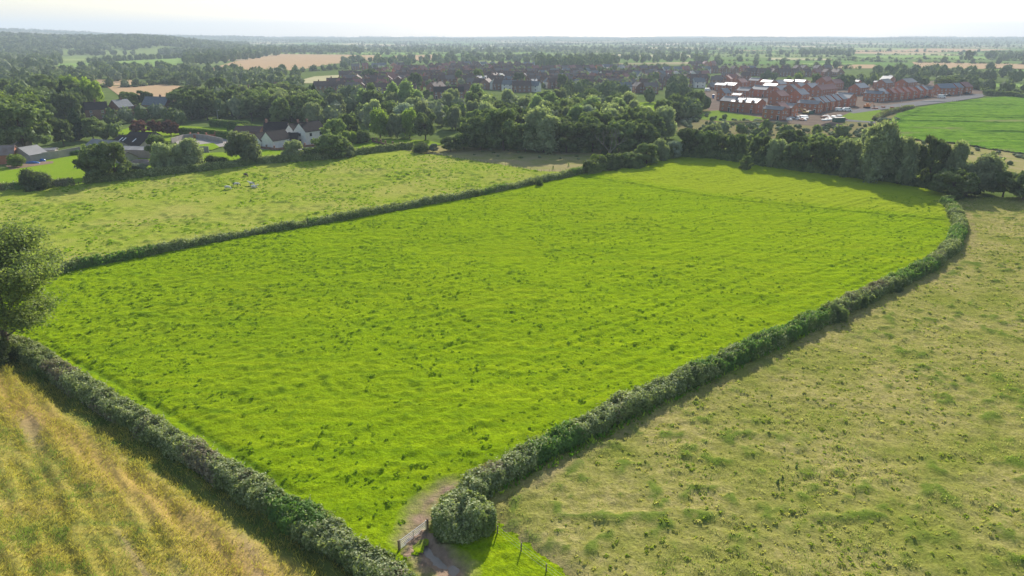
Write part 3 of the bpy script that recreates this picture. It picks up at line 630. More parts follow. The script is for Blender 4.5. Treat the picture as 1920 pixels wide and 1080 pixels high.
row([(1330, 256), (1400, 250), (1480, 250), (1560, 256), (1640, 262)], 10, (4, 7), {'ash': 4, 'willow': 3, 'yellow': .6}, 'on the waste ground below the site', 14)
fill([(1215, 243), (1240, 225), (1310, 210), (1330, 216), (1430, 230), (1560, 238), (1690, 222), (1660, 250), (1560, 262), (1330, 262)], 6.5, (.8, 2.4), {'ash': 3, 'willow': 3, 'oak': 1}, 'f', 25, wr=(1.2, 2.2))
fill([(1700, 266), (1790, 276), (1940, 296), (1940, 316), (1810, 300), (1700, 286)], 8, (.7, 1.8), {'ash': 3, 'willow': 3}, 'f', 26, wr=(1.2, 2.4))
fill([(880, 278), (1100, 288), (1100, 300), (960, 296), (860, 290)], 7, (.5, 1.1), {'ash': 3, 'willow': 3}, 'f', 27, wr=(1.2, 2.4))
row([(1780, 322), (1850, 326), (1940, 336)], 10, (5, 8), {'willow': 4, 'ash': 3}, 'behind the shrubs at far right', 15)
row([(1990, 380), (2200, 384), (2700, 394)], 7, (5, 9), {'willow': 4, 'ash': 3, 'oak': 3}, 'f', 73)
row([(1990, 182), (2300, 184), (2650, 186)], 8, (5, 9), {'oak': 4, 'ash': 3}, 'f', 74)
row([(1560, 168), (1640, 160), (1720, 158), (1800, 164), (1860, 172), (1940, 176)], 12, (8, 13), {'oak': 5, 'ash': 3, 'willow': 1}, 'directly behind the estate', 16)
row([(1600, 154), (1700, 148), (1800, 150), (1930, 156)], 18, (9, 14), {'oak': 5, 'ash': 4}, 'in the second line behind the estate', 17)
row([(1840, 176), (1940, 182), (2040, 186)], 6, (4, 6), {'oak': 5}, 'in the hedge beyond the crop', 18)
row([(1370, 150), (1440, 150), (1540, 152)], 16, (8, 12), {'oak': 4, 'ash': 4, 'willow': 2}, 'at the left back of the estate', 19)
fill([(1060, 185), (1150, 190), (1160, 176), (1300, 176), (1300, 160), (1150, 160), (1060, 168)], 20, (8, 13), {'oak': 4, 'ash': 3, 'willow': 2}, 'between village gardens and park field', 20)
fill([(0, 196), (150, 190), (210, 170), (160, 152), (0, 150), (-120, 160), (-120, 196)], 26, (10, 16), BL, 'in the woods far left', 21)
fill([(590, 172), (800, 176), (960, 168), (1200, 158), (1330, 150), (1330, 128), (960, 126), (760, 133), (640, 150)], 18, (4, 9), {'oak': 3, 'ash': 4, 'willow': 2, 'yellow': .5}, 'f', 22)
fill([(0, 172), (160, 152), (400, 158), (560, 160), (560, 138), (400, 134), (240, 130), (100, 138), (0, 146)], 23, (7, 13), BL, 'f', 23)
# everything farther: hedgerows and woods towards the horizon
row([(165, 162), (250, 163), (310, 157), (400, 164), (440, 170)], 14, (6, 11), BL, 'f', 30)
row([(120, 148), (200, 146), (300, 148), (400, 152), (560, 158)], 12, (7, 12), BL, 'f', 31)
row([(100, 136), (240, 140), (350, 136)], 12, (7, 12), BL, 'f', 32)
row([(350, 138), (480, 146), (540, 147)], 14, (5, 8), BL, 'f', 29, gap=.3)
row([(150, 128), (300, 130), (390, 136)], 12, (8, 13), BL, 'f', 33)
row([(560, 135), (640, 130), (740, 130)], 14, (6, 10), BL, 'f', 28)
row([(400, 150), (480, 156), (560, 170), (560, 178), (470, 180)], 12, (8, 13), BL, 'f', 34)
fill([(400, 170), (560, 176), (570, 160), (480, 142), (430, 142)], 18, (8, 13), BL, 'f', 35)
fill([(345, 124), (400, 122), (460, 113), (525, 104), (528, 98.5), (480, 97), (350, 107)], 26, (14, 20), {'oak': 5, 'ash': 4}, 'f', 36)
row([(165, 118), (250, 113), (350, 108.5)], 9, (9, 13), {'oak': 1}, 'f', 37)
fill([(-60, 150), (90, 138), (118, 120), (105, 104), (-60, 106)], 24, (10, 17), BL, 'f', 38)
row([(520, 101), (600, 101.5), (720, 102.5), (840, 101), (960, 101)], 26, (8, 20), BL, 'f', 39, gap=.35)
row([(1040, 101), (1150, 101), (1330, 101.5), (1500, 102)], 20, (8, 16), BL, 'f', 40, gap=.2)
row([(640, 118), (700, 116), (820, 113), (960, 113)], 14, (9, 16), BL, 'f', 41)
row([(820, 108), (900, 107), (1050, 108), (1250, 110), (1330, 109)], 16, (9, 17), BL, 'f', 42)
fill([(640, 130), (820, 124), (960, 118), (1330, 118), (1330, 110), (960, 110), (640, 119)], 34, (8, 14), BL, 'f', 43)
fill([(1000, 132), (1150, 130), (1160, 118), (1010, 118)], 22, (12, 19), {'oak': 5, 'ash': 3}, 'f', 44)
for k, (a, b, n) in enumerate((((1330, 122), (1600, 124), .1), ((1340, 115), (1640, 113), .15), ((1440, 127), (1620, 130), .15), ((1600, 115), (1990, 122), .2), ((1640, 103), (1990, 106), .25),
        ((1560, 109), (1900, 113), .3), ((1380, 99), (1660, 97), .15), ((1640, 138), (1990, 148), .15), ((1700, 133), (1990, 139), .25), ((1330, 106), (1600, 107), .2), ((1860, 113), (1990, 117), .1), ((1660, 97), (1990, 99), .2), ((1330, 93), (1600, 92), .2), ((1560, 90), (1990, 92), .2))):
    row([a, b], 30, (5, 13), BL, 'f', 50 + k, gap=n)
fill([(1490, 104), (1600, 104), (1600, 99.5), (1500, 99)], 24, (12, 16), BL, 'f', 70)
fill([(1640, 146), (1800, 144), (1860, 150), (1860, 142), (1700, 136), (1640, 138)], 22, (9, 14), BL, 'f', 71)
fill([(1850, 112), (1990, 116), (1990, 107), (1870, 105)], 28, (12, 18), BL, 'f', 72)
r = np.random.RandomState(5)
for k in range(330):      # far hedgerows with trees, following the lie of the farmland
    px = r.uniform(-60, 1980); py = 74.5 + 24 * r.rand() ** 1.6
    if (px < 720 and py > 92) or (px > 1330 and py > 84 and k % 3): continue
    g = G(px, py); ang = r.choice([R(14), R(18), R(-68), R(2)]) + r.normal(0, .08); L = r.uniform(120, 520)
    row([(g[0] - L * math.cos(ang), g[1] - L * math.sin(ang)), (g[0] + L * math.cos(ang), g[1] + L * math.sin(ang))], 22, (7, 15), BL, 'f', 400 + k, ground=False, gap=.55)
for k in range(70):
    g = G(r.uniform(-60, 1980), 74.2 + 12 * r.rand() ** 1.5); wdt = r.uniform(80, 400); dp = r.uniform(60, 200)
    fill([(g[0] - wdt, g[1]), (g[0] + wdt, g[1] - 40), (g[0] + wdt * .8, g[1] + dp), (g[0] - wdt * .7, g[1] + dp)], 40, (10, 16), BL, 'f', 800 + k, ground=False)
# wooded hills on the left
def hillfill(a0, a1, r0, r1, sp, seed, dens):
    rr = np.random.RandomState(seed); n = int((R(a1 - a0)) * (r1 * r1 - r0 * r0) / 2 / sp ** 2 * dens)
    a = np.radians(rr.uniform(a0, a1, n)); q = np.sqrt(rr.uniform(r0 * r0, r1 * r1, n)); x = q * np.sin(a); y = q * np.cos(a)
    keep = (fbm(x + 30000, y, 330, 90, 2) > .27) & ~((np.abs(np.degrees(a) + 31.6) < .5) & (q > 2000) & (q < 2250))
    for X_, Y_ in zip(x[keep], y[keep]):
        hh = rr.uniform(11, 18); trees.append([X_, Y_, hh, hh * rr.uniform(.85, 1.2), pick(BL, rr), 'f', None, 0])
hillfill(-42, -20, 1950, 3800, 20, 3, .95)
hillfill(-23, -12, 2100, 2700, 20, 4, .8)

def build_trees():
    A = trees
    z = terrain(np.array([t[0] for t in A]), np.array([t[1] for t in A]))
    for t, zz in zip(A, z): t[7] = float(zz) - .15
    # keep buildings and clear ground free
    keep = []
    for t in A:
        if t[6] is None:
            px, py = PX(t[0], t[1], t[7])
            if px < -300 or px > 2700: continue
            if any((t[0] - cx) ** 2 + (t[1] - cy) ** 2 < rr * rr for cx, cy, rr in CLEAR): continue
        keep.append(t)
    named = [t for t in keep if t[6]]; rest = [t for t in keep if not t[6]]
    rest.sort(key=lambda t: -t[2] / math.hypot(t[0], t[1]) * (1.0 if t[5] != 'f' else .999))
    n = max(0, 297 - len(named)); ind = rest[:n]; far = rest[n:]
    zones = {}
    for t in ind:
        if t[5] == 'f':
            px, py = PX(t[0], t[1], 0)
            t[5] = 'in the %s' % ('left farmland woods' if px < 560 else 'hedgerows beyond the village' if px < 1330 else 'hedgerows beyond the estate')
        zones.setdefault((t[5], t[4]), []).append(t)
    nth = ['first', 'second', 'third', 'fourth', 'fifth', 'sixth', 'seventh', 'eighth', 'ninth', 'tenth', 'eleventh', 'twelfth', 'thirteenth', 'fourteenth', 'fifteenth', 'sixteenth', 'seventeenth', 'eighteenth', 'nineteenth', 'twentieth']
    nth += ['twenty-' + q for q in nth[:9]] + ['thirtieth'] + ['thirty-' + q for q in nth[:9]] + ['fortieth'] + ['forty-' + q for q in nth[:9]]
    for (zn, kd), L in zones.items():
        L.sort(key=lambda t: PX(t[0], t[1], 0)[0])
        for k, t in enumerate(L):
            wd = TREE[kd]['words']
            t[6] = ('only %s %s' % (wd, zn)) if len(L) == 1 else '%s %s from left %s' % (nth[min(k, len(nth) - 1)], wd, zn)
    grp = {'oak': 'broadleaf trees', 'ash': 'broadleaf trees', 'yellow': 'broadleaf trees', 'willow': 'willow trees', 'poplar': 'poplar trees', 'conif': 'conifer trees', 'copper': 'copper trees beside the barns', 'silver': 'silvery trees', 'shrub': 'shrubs', 'darkshrub': 'shrubs'}
    r = np.random.RandomState(77)
    for t in named + ind:
        K = TREE[t[4]]; e = empty(K['name'], (t[0], t[1], t[7]), r.uniform(0, 6.28)); wsc = t[3] / K['wid']
        e.scale = (wsc, wsc, t[2])
        link('crown', K['crowns'][r.randint(len(K['crowns']))], e); link('trunk', K['trunks'][r.randint(2)], e)
        tag(e, t[6], 'shrub' if 'shrub' in K['name'] else 'tree', grp[t[4]])
    # the rest of the trees as one mass
    iv, fi = ICO1; VV = []; FF = []; MI = []; b = 0; mats = [M['oak'], M['ash'], M['willow']]
    for t in far:
        d = math.hypot(t[0], t[1]); nb = 1 if t[2] < 5 and d > 900 else 6 if d < 1400 else 4 if d < 3000 else 2
        hw = t[3] / 2; mi = {'oak': 0, 'ash': 1}.get(t[4], 2)
        for k in range(nb):
            a = r.uniform(0, 6.28); q = hw * .45 * r.rand() ** .5; br = hw * r.uniform(.5, .75); bz = t[2] * r.uniform(.30, .60)
            k1 = 1 + .16 * r.normal(0, 1, (len(iv), 1))
            VV.append(iv * k1 * (br, br, min(bz, t[2] * .38)) + (t[0] + q * math.cos(a), t[1] + q * math.sin(a), t[7] + bz)); FF.append(fi + b); b += len(iv); MI.append(np.full(len(fi), mi))
        if d < 2600 and t[2] > 3:
            m = 90 if d < 1500 else 40; dd = r.normal(0, 1, (m, 3)); dd /= np.linalg.norm(dd, axis=1)[:, None]
            pc = dd * (hw, hw, t[2] * .48) * (.8 + .3 * r.rand(m, 1)) + (t[0], t[1], t[7] + t[2] * .5)
            V, Fq = leaf_quads(pc, dd, .65 if d < 1500 else .9, int(d * 10) % 99991)
            tri = np.concatenate([Fq[:, [0, 1, 2]], Fq[:, [0, 2, 3]]]) + b
            VV.append(V); FF.append(tri); b += len(V); MI.append(np.full(len(tri), mi))
    o = link('distant_trees', np_mesh('distant_trees', np.concatenate(VV), np.concatenate(FF), mats, midx=np.concatenate(MI)))
    tag(o, 'mass of hedgerow trees and woods spreading to the horizon', 'distant trees', kind='stuff')
    print('trees', len(named), len(ind), len(far))
CLEAR = []
# ------------------------------------------------------------------ hedges
def hedge(line, wd, ht, label, mats, per_m, leaf, seed, group='hedges round the fields', weights=(.5, .3, .12, .08), name='hedge', irr=.24, pts=None, twig=True):
    L = pts if pts is not None else line; r = np.random.RandomState(seed)
    L = np.array(L, float); seg = np.hypot(*(L[1:] - L[:-1]).T); cum = np.concatenate([[0], np.cumsum(seg)]); tot = cum[-1]
    n = int(tot * per_m); s = r.uniform(0, tot, n)
    def at(s):
        x = np.interp(s, cum, L[:, 0]); y = np.interp(s, cum, L[:, 1]); e = .6
        dx = np.interp(s + e, cum, L[:, 0]) - np.interp(s - e, cum, L[:, 0]); dy = np.interp(s + e, cum, L[:, 1]) - np.interp(s - e, cum, L[:, 1]); q = np.hypot(dx, dy) + 1e-9
        return x, y, -dy / q, dx / q
    x, y, nx, ny = at(s)
    def prof(s, th):
        ef = np.clip(np.minimum(s + .35, tot - s + .35) / (wd * .62), 0, 1); ef = np.sqrt(1 - (1 - ef) ** 2) * .94 + .06; W = ef * wd / 2 * (1 + irr * 1.6 * (fbm(s + 50, s * 0 + seed, 3.2, seed, 2) - .5)); Hh = (.25 + .75 * ef) * ht * (1 + irr * 1.7 * (fbm(s + 90, s * 0 + 7 + seed, 4.5, seed + 3, 3) - .5))
        k = 1 + irr * 2.0 * (fbm(s * 1.0, th * 1.6 + 40, .8, seed + 5, 3) - .5)
        c, sn = np.cos(th), np.sin(th)
        return np.sign(c) * np.abs(c) ** .75 * W * k, .08 + np.abs(sn) ** .62 * Hh * k
    th = r.uniform(0, math.pi, n); off, z = prof(s, th); k = .84 + .22 * r.rand(n) ** 1.2
    Pc = np.stack([x + nx * off * k, y + ny * off * k, z * k], -1); Nv = np.stack([nx * np.cos(th), ny * np.cos(th), np.sin(th) + .15], -1)
    m = fbm(s, th * 3 + 20, 2.6, seed + 9, 2); m2 = fbm(s, th * 2 + 60, 7.0, seed + 19, 2); rn = r.rand(n)
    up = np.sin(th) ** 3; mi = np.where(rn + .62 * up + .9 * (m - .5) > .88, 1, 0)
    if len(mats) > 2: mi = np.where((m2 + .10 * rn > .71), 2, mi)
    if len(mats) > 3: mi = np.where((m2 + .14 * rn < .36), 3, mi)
    V, Fq = leaf_quads(Pc, Nv, leaf, seed + 2)
    V2 = [V]; F2 = [Fq]; b = len(V); MI = [mi]
    if twig:     # shoots standing out of the top
        nt_ = int(tot * 14); s3 = r.uniform(0, tot, nt_); x3, y3, nx3, ny3 = at(s3); o3, z3 = prof(s3, r.uniform(.7, 2.4, nt_))
        bs = np.stack([x3 + nx3 * o3, y3 + ny3 * o3, z3 * .93], -1); dr = np.stack([r.normal(0, .35, nt_), r.normal(0, .35, nt_), np.ones(nt_)], -1) * (.2 + .75 * r.rand(nt_) ** 3)[:, None]
        P6 = (bs[:, None, :] + dr[:, None, :] * np.linspace(.1, 1, 5)[None, :, None]).reshape(-1, 3); V3, F3 = leaf_quads(P6, np.repeat(dr, 5, 0), leaf * .75, seed + 4)
        V2.append(V3); F2.append(F3 + b); b += len(V3); MI.append(np.repeat(np.where(r.rand(nt_) < .5, 0, 1), 5))
    ns = max(2, int(tot / .8)); ss_ = np.linspace(0, tot, ns); ths = np.linspace(0, math.pi, 9); xx, yy, ax, ay = at(ss_); rows = []
    for t_ in ths:
        o_, z_ = prof(ss_, np.full(ns, t_)); rows.append(np.stack([xx + ax * o_ * .80, yy + ay * o_ * .80, np.where((t_ < .01) | (t_ > 3.13), -.1, z_ * .80)], -1))
    G_ = np.stack(rows, 1); idx = np.arange(ns * 9).reshape(ns, 9) + b
    F4 = np.stack([idx[:-1, :-1], idx[1:, :-1], idx[1:, 1:], idx[:-1, 1:]], -1).reshape(-1, 4)
    V2.append(G_.reshape(-1, 3)); F2.append(F4); MI.append(np.zeros(len(F4), int))
    o = link(name, np_mesh(name, np.concatenate(V2), np.concatenate(F2), mats, midx=np.concatenate(MI)))
    return tag(o, label, 'hedge', group)
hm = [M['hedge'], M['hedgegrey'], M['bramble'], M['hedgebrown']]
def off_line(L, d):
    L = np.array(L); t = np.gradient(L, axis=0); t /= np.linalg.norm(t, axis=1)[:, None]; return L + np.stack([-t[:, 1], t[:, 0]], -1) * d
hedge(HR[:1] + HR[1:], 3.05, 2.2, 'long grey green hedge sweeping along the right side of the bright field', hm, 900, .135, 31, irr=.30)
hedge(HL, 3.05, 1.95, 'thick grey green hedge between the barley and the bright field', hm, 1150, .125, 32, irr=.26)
hedge(HM, 2.6, 2.2, 'dark clipped hedge between the two big pastures', [M['hedge'], M['hedgegrey'], M['bramble']], 450, .18, 33, irr=.26)
hedge(P((812, 1000), (870, 992), (928, 985)), 4.4, 2.6, 'rounded end clump of hedge beside the metal gate', hm, 1900, .13, 34, irr=.4)
hedge(P((-60, 366), (0, 358), (60, 356), (140, 346)), 2.2, 2.0, 'low hedge left of the small wooden field gate', hm, 180, .26, 35)
hedge(P((158, 345), (250, 336), (380, 322), (480, 309), (560, 304), (640, 298), (700, 288), (745, 282), (775, 279)), 2.6, 2.4, 'dark hedge along the top of the left pasture', [M['hedge'], M['hedgegrey']], 220, .28, 36)
hedge(P((1098, 330), (1130, 322), (1180, 314), (1230, 303), (1275, 296)), 4.0, 4.2, 'overgrown dark boundary hedge running up to the far corner', [M['hedge'], M['oak'], M['ash']], 300, .30, 37, irr=.3)
hedge(P((1270, 296), (1340, 300), (1420, 313), (1500, 324), (1600, 336), (1700, 348), (1765, 356)), 3.6, 3.2, 'dark scrubby undergrowth along the far field edge', [M['oak'], M['hedge']], 230, .30, 38, irr=.35)
hedge(P((338, 252), (370, 254), (405, 257), (440, 262)), 2.4, 3.0, 'clipped bright topped hedge behind the barn drive', [M['cliphedge'], M['hedge']], 220, .25, 39, irr=.06, group='clipped garden hedges', twig=False)
hedge(P((395, 236), (430, 240), (470, 242)), 2.4, 3.4, 'clipped dark hedge behind the bright topped one', [M['cliphedge'], M['hedge']], 220, .25, 40, irr=.06, group='clipped garden hedges', twig=False)
hedge(P((452, 246), (490, 250)), 3.0, 3.4, 'short clipped hedge left of the white house', [M['cliphedge'], M['hedge']], 220, .25, 41, irr=.05, group='clipped garden hedges', twig=False)
hedge(P((98, 296), (150, 289)), 1.6, 1.4, 'bright ivy topped hedge on the concrete yard wall', [M['cliphedge'], M['bramble']], 220, .22, 42, irr=.1, group='clipped garden hedges', twig=False)
hedge(P((1640, 226), (1652, 218), (1680, 209), (1710, 203)), 3.2, 1.6, 'brownish weedy hedge between the site and the green crop', [M['hedgebrown'], M['hedge']], 90, .45, 43, irr=.4)
hedge(P((1845, 178), (1930, 185), (2030, 190)), 3, 3.2, 'dark hedge beyond the green crop field', [M['oak'], M['hedge']], 90, .45, 44, irr=.3)
hedge(P((880, 275), (960, 279), (1040, 283), (1110, 286)), 3, 3, 'dark undergrowth at the foot of the wood behind the rough strip', [M['oak'], M['hedge']], 160, .35, 45, irr=.4)
for k, (a, b) in enumerate((((800, 176.5), (870, 178)), ((812, 181), (872, 182)), ((1300, 206), (1322, 204)))):
    hedge(P(a, b), 2, 1.8, ['garden hedge close below the brick village terrace', 'second garden hedge below the brick village terrace', 'short hedge beside the new estate corner'][k], [M['cliphedge']], 60, .4, 46 + k, group='garden hedges in the village', twig=False)

# ------------------------------------------------------------------ the near tree on the left
def near_tree():
    g = G(16, 668); e = empty('broadleaf_tree', (g[0], g[1], -.05)); e.scale = (1.2, 1.2, 1.15); h = 16.2
    tag(e, 'tall open crowned tree at the left edge with forked dark trunk', 'tree', 'broadleaf trees')
    r = np.random.RandomState(3); m = MB(); tips = []
    def grow(p, d, L, rad, lev):
        k = 3; q = p
        for i in range(k):
            d = d + r.normal(0, .13, 3) + np.array([0, 0, .05]); d /= np.linalg.norm(d); n_ = q + d * L / k
            m.tube(q, n_, rad * (1 - .2 * i), rad * (1 - .2 * (i + 1)), 7 if lev < 2 else 5); q = n_
            if lev >= 2: tips.append((q, lev))
        if lev < 4:
            for b in range(3 if lev < 3 else 2):
                a = r.uniform(0, 6.28); dd = d * .6 + np.array([math.cos(a), math.sin(a), r.uniform(-.1, .6)]) * .8
                grow(q, dd / np.linalg.norm(dd), L * r.uniform(.62, .82), rad * .52, lev + 1)
    p0 = np.array([0, 0, 0.0]); m.tube(p0, (0.2, 0, 3.4), .42, .34, 10)
    grow(np.array([.2, 0, 3.3]), np.array([.12, 0, 1.0]), 5.0, .32, 1); grow(np.array([.2, 0, 3.3]), np.array([-.7, .2, .75]), 4.6, .24, 1)
    grow(np.array([.2, 0, 3.4]), np.array([.75, -.15, .72]), 4.2, .2, 1); grow(np.array([.15, 0, 2.6]), np.array([.8, .3, .35]), 3.0, .13, 2)
    m.build('trunk', M['bark'], e)
    T_ = np.array([t[0] for t in tips]); n = 62000; pk = r.randint(len(T_), size=n); sc = .86
    Pc = T_[pk] + r.normal(0, 1, (n, 3)) * (sc, sc, sc * .6); Pc = Pc[(Pc[:, 2] < h + 1.2) & (Pc[:, 2] > 5.2 - .35 * np.hypot(Pc[:, 0], Pc[:, 1]))]
    V, Fq = leaf_quads(Pc, np.tile([[0, 0, .8]], (len(Pc), 1)), .15, 9)
    link('crown', np_mesh('crown', V, Fq, [M['nearleaf']]), e)
M['nearleaf'] = foliage('near tree leaves', (.12, .16, .042), (.19, .215, .075), .42, .0, .14)
near_tree()
def dead_tree():
    g = G(1141, 309); e = empty('dead_tree', (g[0], g[1], 0)); r = np.random.RandomState(12); m = MB()
    tag(e, 'bare dead tree with pale forked branches rising from the boundary shrubs', 'tree')
    def grow(p, d, L, rad, lev):
        q = p
        for i in range(3):
            d = d + r.normal(0, .14, 3) + np.array([0, 0, .06]); d /= np.linalg.norm(d); n_ = q + d * L / 3; m.tube(q, n_, rad * (1 - .18 * i), rad * (1 - .18 * (i + 1)), 6); q = n_
        if lev < 4:
            for b in range(3 if lev < 3 else 2):
                a = r.uniform(0, 6.28); dd = d * .9 + np.array([math.cos(a), math.sin(a) * .6, .25]) * .6; grow(q, dd / np.linalg.norm(dd), L * .66, rad * .58, lev + 1)
    m.tube((0, 0, 0), (0, 0, 4.2), .42, .3, 9); tr = m; tr.build('trunk', M['bark'], e); m = MB()
    for d in ((-.5, 0, .9), (.15, 0, 1), (.7, 0, .7)): grow(np.array([0, 0, 4.0]), np.array(d, float), 3.7, .2, 1)
    m.build('branches', M['dead'], e)
dead_tree()
# ------------------------------------------------------------------ buildings
def wall_mesh(L, W, he, hr, mat, hip=0):
    m = MB(); x = L / 2; y = W / 2
    m.add([(-x, -y, -.3), (x, -y, -.3), (x, y, -.3), (-x, y, -.3), (-x, -y, he), (x, -y, he), (x, y, he), (-x, y, he), (-x, 0, hr - .12), (x, 0, hr - .12)],
          [(0, 1, 5, 4), (2, 3, 7, 6), (1, 2, 6, 9, 5), (3, 0, 4, 8, 7), (4, 5, 9, 8), (6, 7, 8, 9)])
    return m.mesh('wall', mat)
def roof_mesh(L, W, he, hr, mat, over=.35, ov2=.12, th=.16, bark=None):
    m = MB(); x = L / 2 + ov2; y = W / 2 + over; ze = he - over * (hr - he) / (W / 2)
    pr = [(-y, ze), (0, hr), (y, ze), (y, ze + th), (0, hr + th + .04), (-y, ze + th)]
    m.prism(pr, -x, x, 0); 
    m.tube((-x, 0, hr + th), (x, 0, hr + th), .11, n=6, m=0)
    return m.mesh('roof', mat)
_w = {}
def pane_mesh(ww, hh):
    k = (ww, hh)
    if k not in _w:
        m = MB(); f = .09; m.box(-ww / 2 + f, -f / 2, -.02, 0, f, hh - f).box(f / 2, ww / 2 - f, -.02, 0, f, hh - f); _w[k] = m.mesh('pane', M['glass'])
    return _w[k]
def window_mesh(ww, hh, frame='white', nopane=False):
    k = (ww, hh, frame, nopane)
    if k not in _w:
        m = MB(); f = .09
        m.box(-ww / 2, ww / 2, -.05, 0, 0, f, 0).box(-ww / 2, ww / 2, -.05, 0, hh - f, hh, 0).box(-ww / 2, -ww / 2 + f, -.05, 0, f, hh - f, 0).box(ww / 2 - f, ww / 2, -.05, 0, f, hh - f, 0)
        m.box(-f / 2, f / 2, -.05, 0, f, hh - f, 0).box(-ww / 2 - .08, ww / 2 + .08, -.10, 0, -.09, -.002, 0)
        if not nopane: m.box(-ww / 2 + f, -f / 2, -.02, 0, f, hh - f, 1).box(f / 2, ww / 2 - f, -.02, 0, f, hh - f, 1)
        _w[k] = m.mesh('window', [M[frame], M['glass']])
    return _w[k]
def place_on(parent, me, name, side, u, z, L, W):
    o = link(name, me, parent); e = .004
    if side == 'f': o.location = (u, -W / 2 - e, z)
    elif side == 'b': o.location = (u, W / 2 + e, z); o.rotation_euler = (0, 0, math.pi)
    elif side == 'r': o.location = (L / 2 + e, u, z); o.rotation_euler = (0, 0, math.pi / 2)
    else: o.location = (-L / 2 - e, u, z); o.rotation_euler = (0, 0, -math.pi / 2)
    return o
def door_mesh(mat='door'):
    k = 'd' + mat
    if k not in _w:
        m = MB(); m.box(-.5, .5, -.07, 0, 0, 2.1, 0).box(-.62, -.502, -.09, 0, 0, 2.1, 1).box(.502, .62, -.09, 0, 0, 2.1, 1).box(-.62, .62, -.09, 0, 2.102, 2.2, 1).box(-.85, .85, -.7, 0, 2.3, 2.42, 1)
        _w[k] = m.mesh('door', [M[mat], M['white']])
    return _w[k]
def chimney(parent, x, z, y=0, mat='brick', h=1.1, s=.45):
    m = MB(); m.box(x - s, x + s, y - s * .7, y + s * .7, z - .9, z + h, 0).box(x - s - .08, x + s + .08, y - s * .7 - .08, y + s * .7 + .08, z + h, z + h + .12, 0)
    for k in (-.2, .2): m.tube((x + k, y, z + h + .12), (x + k, y, z + h + .5), .1, .08, 6, 1)
    return m.build('chimney', [M[mat], M['redtile']], parent)
def house(name, label, cat, loc, rz, L, W, he, hr, wall, roof, rows=(.9, 3.4), nf=2, ns=1, sides='fblr', doors='f', chim=(), group=None, ww=1.15, frame='white', attic=False, chmat='brick', over=.3, vil=False):
    e = empty(name, (loc[0], loc[1], loc[2] if len(loc) > 2 else 0), rz); tag(e, label, cat, group)
    link('wall', wall_mesh(L, W, he, hr, M[wall]), e); rf = link('roof', roof_mesh(L, W, he, hr, M[roof], over), e)
    for s in sides:
        ln = L if s in 'fb' else W; n = nf if s in 'fb' else ns
        for j, z in enumerate(rows):
            if z + 1.15 > he and s in 'fb': continue
            for k in range(n):
                u = (k + .5) / n * ln - ln / 2
                if s in doors and j == 0 and k == 0: u = -ln / 2 + ln * .5 / n + .15; place_on(e, door_mesh(), 'door', s, u, .02, L, W); continue
                o = place_on(e, window_mesh(ww, 1.15, frame, not vil), 'window', s, u, z, L, W)
                if not vil: link('pane', pane_mesh(ww, 1.15), o)
    for cx in chim: chimney(rf, cx * (L / 2 - .6), hr, mat=chmat)
    CLEAR.append((loc[0], loc[1], max(L, W) * .62 + 1.0)); return e
# --- the new estate: near corner in the photograph, extent away to the right (u) and away to the left (w), in metres
AU = R(39.5); U = np.array([math.cos(AU), math.sin(AU)]); Wv = np.array([-math.sin(AU), math.cos(AU)])
def estate(X, Y, crop, Lu, Lw, ridge, roof, label, he=5.0, hr=7.9, name='brick_house', nf=2, ns=2, attic=0, z=0.02, rot=None):
    px, py = (1320 + X / 6.4, 130 + Y / 6.4) if crop == 1 else (1590 + X / 6.4, 130 + Y / 6.4)
    u, wv, a = U, Wv, AU
    if rot is not None: a = R(rot); u = np.array([math.cos(a), math.sin(a)]); wv = np.array([-math.sin(a), math.cos(a)])
    c = G(px, py) + u * Lu / 2 + wv * Lw / 2
    kw = dict(wall='brick', roof=roof, group='new red brick houses on the estate', ww=1.0)
    if Lu > 5.9 and not (crop == 1 and 1360 < X < 1700): Lu *= 1.1; Lw *= 1.12
    he += .25; hr += .3
    if roof == 'slate' and any(q in label for q in ('shin', 'bright', 'terrace with')) : roof = 'slateglint'
    if ridge == 'w': hr = he + (.42 if roof == 'slateglint' else .54) * Lu / 2 + .1  # roof shape laid flatter, glinting ones most, to catch the sun
    if ridge == 'u': e = house(name, label, 'house', (c[0], c[1], z), a, Lu - .02, Lw, he, hr, nf=nf, ns=ns, doors='f', sides='fl', **kw)
    else: e = house(name, label, 'house', (c[0], c[1], z), a + math.pi / 2, Lw - .02, Lu, he, hr, nf=nf, ns=ns, doors='b', sides='bl' if True else '', **kw)
    if attic:       # small gabled dormers at the eaves
        for k in range(attic):
            s = 1 if ridge == 'w' else -1; Lr, Wr = (Lw, Lu) if ridge == 'w' else (Lu, Lw); x = (k + .5) / attic * Lr - Lr / 2
            y0, y1 = sorted((s * (Wr / 2 + .02), s * (Wr / 2 - 1.6))); m = MB()
            m.prism([(x - .75, he - .3), (x + .75, he - .3), (x + .75, he + .75), (x, he + 1.35), (x - .75, he + .75)], y0, y1, 0, axis='y')
            m.prism([(x - .9, he + .68), (x, he + 1.42), (x + .9, he + .68), (x + .9, he + .80), (x, he + 1.54), (x - .9, he + .80)], y0 - .1, y1 + .1, 1, axis='y')
            m.build('dormer', [M['brick'], M[roof]], e)
    return e
